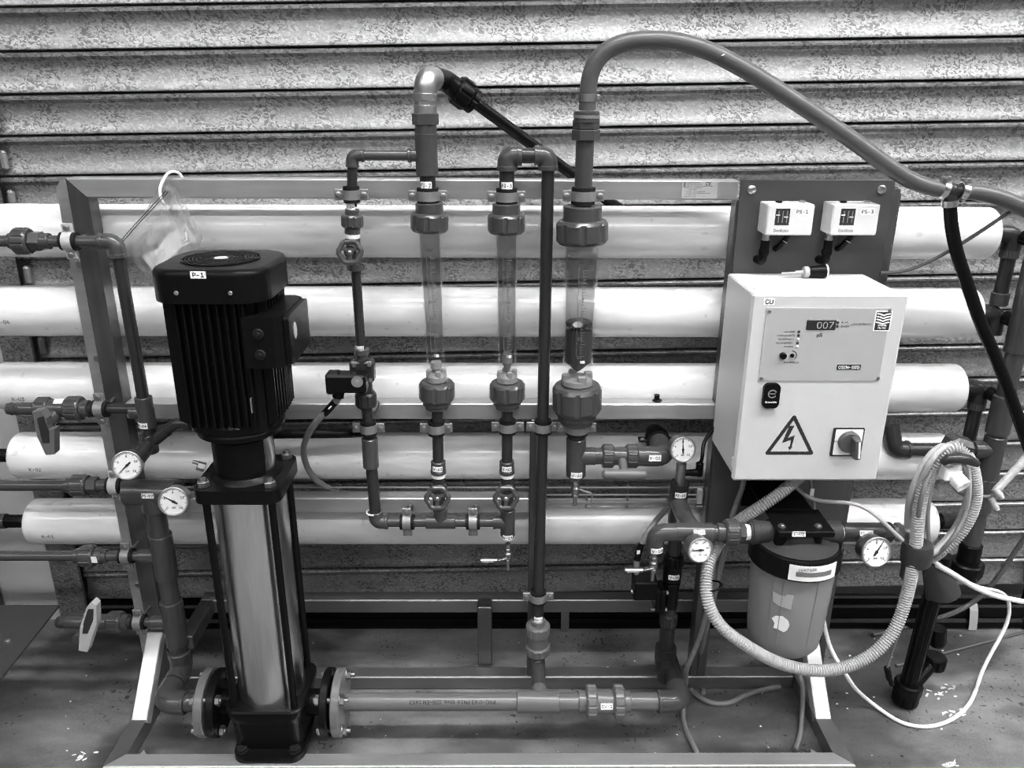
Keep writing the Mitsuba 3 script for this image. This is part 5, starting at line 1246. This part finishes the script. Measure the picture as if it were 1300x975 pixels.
t.add('side_pipe', cyl(sp0 + V(0, 0, .03), s3, .016), 'm_black')
t.add('side_coupling', cat(gear(s3 - d * .022, s3 + d * .014, .028, 10, .93)), 'm_black'); t.add('side_coupling', gear(W(1190, 818, s3[1]), W(1191, 797, s3[1]), .021, 6, .95), 'm_black')
t = Thing('probe_plug', 'small black cable plug hanging left of the black standing pipe', 'plug')
t.add('plug', cat(cham(W(1126, 847, -.16), W(1129, 862, -.16), .0075), cyl(W(1129, 860, -.16), W(1132, 869, -.16), .006)), 'm_black')
t.add('cable', sweep(spline([W(1126.5, 849, -.16), W(1130, 835, -.165), W(1137, 815, -.18), W(1147, 790, -.20)], .01), .0030, 8), 'm_cable')

# dark valve standing at the right edge
t = Thing('black_valve', 'black valve on a stub pipe at the right edge in front of the shutter', 'valve')
q = gz(1300, 800, 0); q = V(q[0] + .02, q[1] + .03, 0)
t.add('base', lathe(q, EZ, [(0, .034), (.01, .040), (.03, .040), (.036, .03)], 28), 'm_black'); t.add('stub', cyl(q + EZ * .03, q + EZ * .30, .024), 'm_black')
t.add('collar', cham(q + EZ * .14, q + EZ * .19, .032), 'm_black'); t.add('bolt', hexn(q + V(-.03, -.02, .2), -EY, .008, .008), 'm_chrome'); t.add('bolt', hexn(q + V(-.03, -.02, .26), -EY, .008, .008), 'm_chrome')

# pale strips on the floor against the seal
for px, wd in ((717, 'right of the return pipe'), (1233, 'at the lower right')):
    q = gz(px, 802 if px < 1000 else 800, .001); x = q[0]
    pts = [(q[1] - .0, .002), (.238, .004), (.242, .03), (.250, .062), (.262, .079)]
    rings = np.array([[[x - .012, y, z], [x + .012, y, z], [x + .012, y - .0008, z + .0012], [x - .012, y - .0008, z + .0012]] for y, z in pts])
    single('sheet_clip', grid_mesh(rings), 'm_lightgrey' if px > 1000 else 'm_bolt', 'pale strip lapping from the shutter seal onto the floor, %s' % wd, 'strip', smooth=False)

# ------------------------------------------------------------------ zip bag hung from the top rail
bg = Thing('plastic_bag', 'clear zip bag with folded paper hanging from the top rail', 'plastic bag')
B2 = lambda u, v: W(150 + u / 6.967, 210 + v / 6.967, -.022)
ol = np.array([B2(u, v)[[0, 2]] for u, v in ((430, 165), (505, 200), (560, 330), (640, 470), (735, 660), (640, 800), (420, 950), (300, 985), (150, 840), (108, 848), (20, 790), (15, 735), (120, 590), (240, 420), (345, 240))])
def sheet(poly, y0, amp, seed, th_=.0004):
    g = Polygon(poly); x0, z0, x1, z1 = g.bounds; m = trimesh.creation.extrude_polygon(g.buffer(-.0005), th_, engine='earcut')
    v, f = trimesh.remesh.subdivide_to_size(m.vertices, m.faces, .012, max_iter=12)
    n = meshkit.fbm(np.c_[v[:, 0] * 34 + seed, v[:, 1] * 22, v[:, 0] * 0], 3, seed) - .5
    fold = np.abs(((v[:, 0] - x0) * 26 + n * 1.2) % 2 - 1) - .5
    return trimesh.Trimesh(np.c_[v[:, 0], y0 + amp * (n * 1.6 + fold * .35) + v[:, 2], v[:, 1]], f, process=False)
bg.add('front_film', sheet(ol, -.034, .020, 3), 'm_bag', True)
bg.add('back_film', sheet(ol, -.012, .010, 5), 'm_bag', True)
for k in (0, 1):
    bg.add('zip_line', sweep(spline([B2(478 + k * 16, 205 + k * 12) + V(0, -.030, 0), B2(330 + k * 14, 370 + k * 12) + V(0, -.032, 0), B2(130 + k * 12, 590 + k * 14) + V(0, -.032, 0), B2(18 + k * 10, 735 + k * 14) + V(0, -.030, 0)], .01), .0009, 6), 'm_ink', label='dark zip seam')
pp = np.array([B2(u, v)[[0, 2]] for u, v in ((440, 605), (608, 515), (705, 668), (565, 725), (330, 945), (205, 800), (350, 735))])
pk = bg.add('paper', sheet(pp, -.026, .005, 9, .0006), 'm_white', True, label='folded white paper')
c_ = B2(612, 655) + V(0, -.012, 0)
bg.add('print_mark', sweep([c_ + V(math.cos(a) * .0065, 0, math.sin(a) * .0036 + math.cos(a) * .003) for a in np.arange(18) * PI / 9], .0006, 6, closed=True), 'm_print', under=pk)
ct_ = single('cable_tie', sweep(spline([B2(440, 330) + V(0, -.02, 0), B2(432, 285) + V(0, -.028, 0), B2(405, 200) + V(0, -.02, 0), B2(398, 120) + V(0, .004, 0), B2(412, 78) + V(0, .016, 0), B2(440, 68) + V(0, .034, 0), B2(470, 92) + V(0, .05, -.004), B2(460, 200) + V(0, .052, -.01)], .004), .0030, 10), 'm_white', 'white cable tie looped over the top rail, holding the zip bag', 'cable tie')

# ------------------------------------------------------------------ paint chips and crumbs on the floor
ch, dk_ = [], []
for k in range(150):
    px, py = RNG.uniform(0, 1300), RNG.uniform(800, 1010); q = gz(px, py, .0012)
    if -.92 < q[0] < .81 and abs(q[1] + .27) < .03: continue
    if q[1] > .22: continue
    a = RNG.uniform(0, PI); s = RNG.uniform(.0015, .0045) * (1.4 if px > 1060 else 1)
    (ch if RNG.random() < .55 else dk_).append(box(q, [s, s * RNG.uniform(.3, .9), .0012], 0, (V(math.cos(a), math.sin(a), 0), V(-math.sin(a), math.cos(a), 0), EZ)))
for cx_, cy_ in ((1205, 875), (1207, 905), (1208, 968), (1195, 880), (108, 962)):
    for k in range(9):
        q = gz(cx_ + RNG.normal(0, 8), cy_ + RNG.normal(0, 3.5), .0012); a = RNG.uniform(-.6, .9)
        ch.append(box(q, [RNG.uniform(.006, .016), RNG.uniform(.002, .005), .0012], 0, (V(math.cos(a), math.sin(a), 0), V(-math.sin(a), math.cos(a), 0), EZ)))
single('paint_chips', cat(ch), 'm_white', 'pale paint chips scattered on the concrete floor', 'debris', kind='stuff', smooth=False)
single('floor_crumbs', cat(dk_), 'm_ink', 'dark crumbs scattered on the concrete floor', 'debris', kind='stuff', smooth=False)
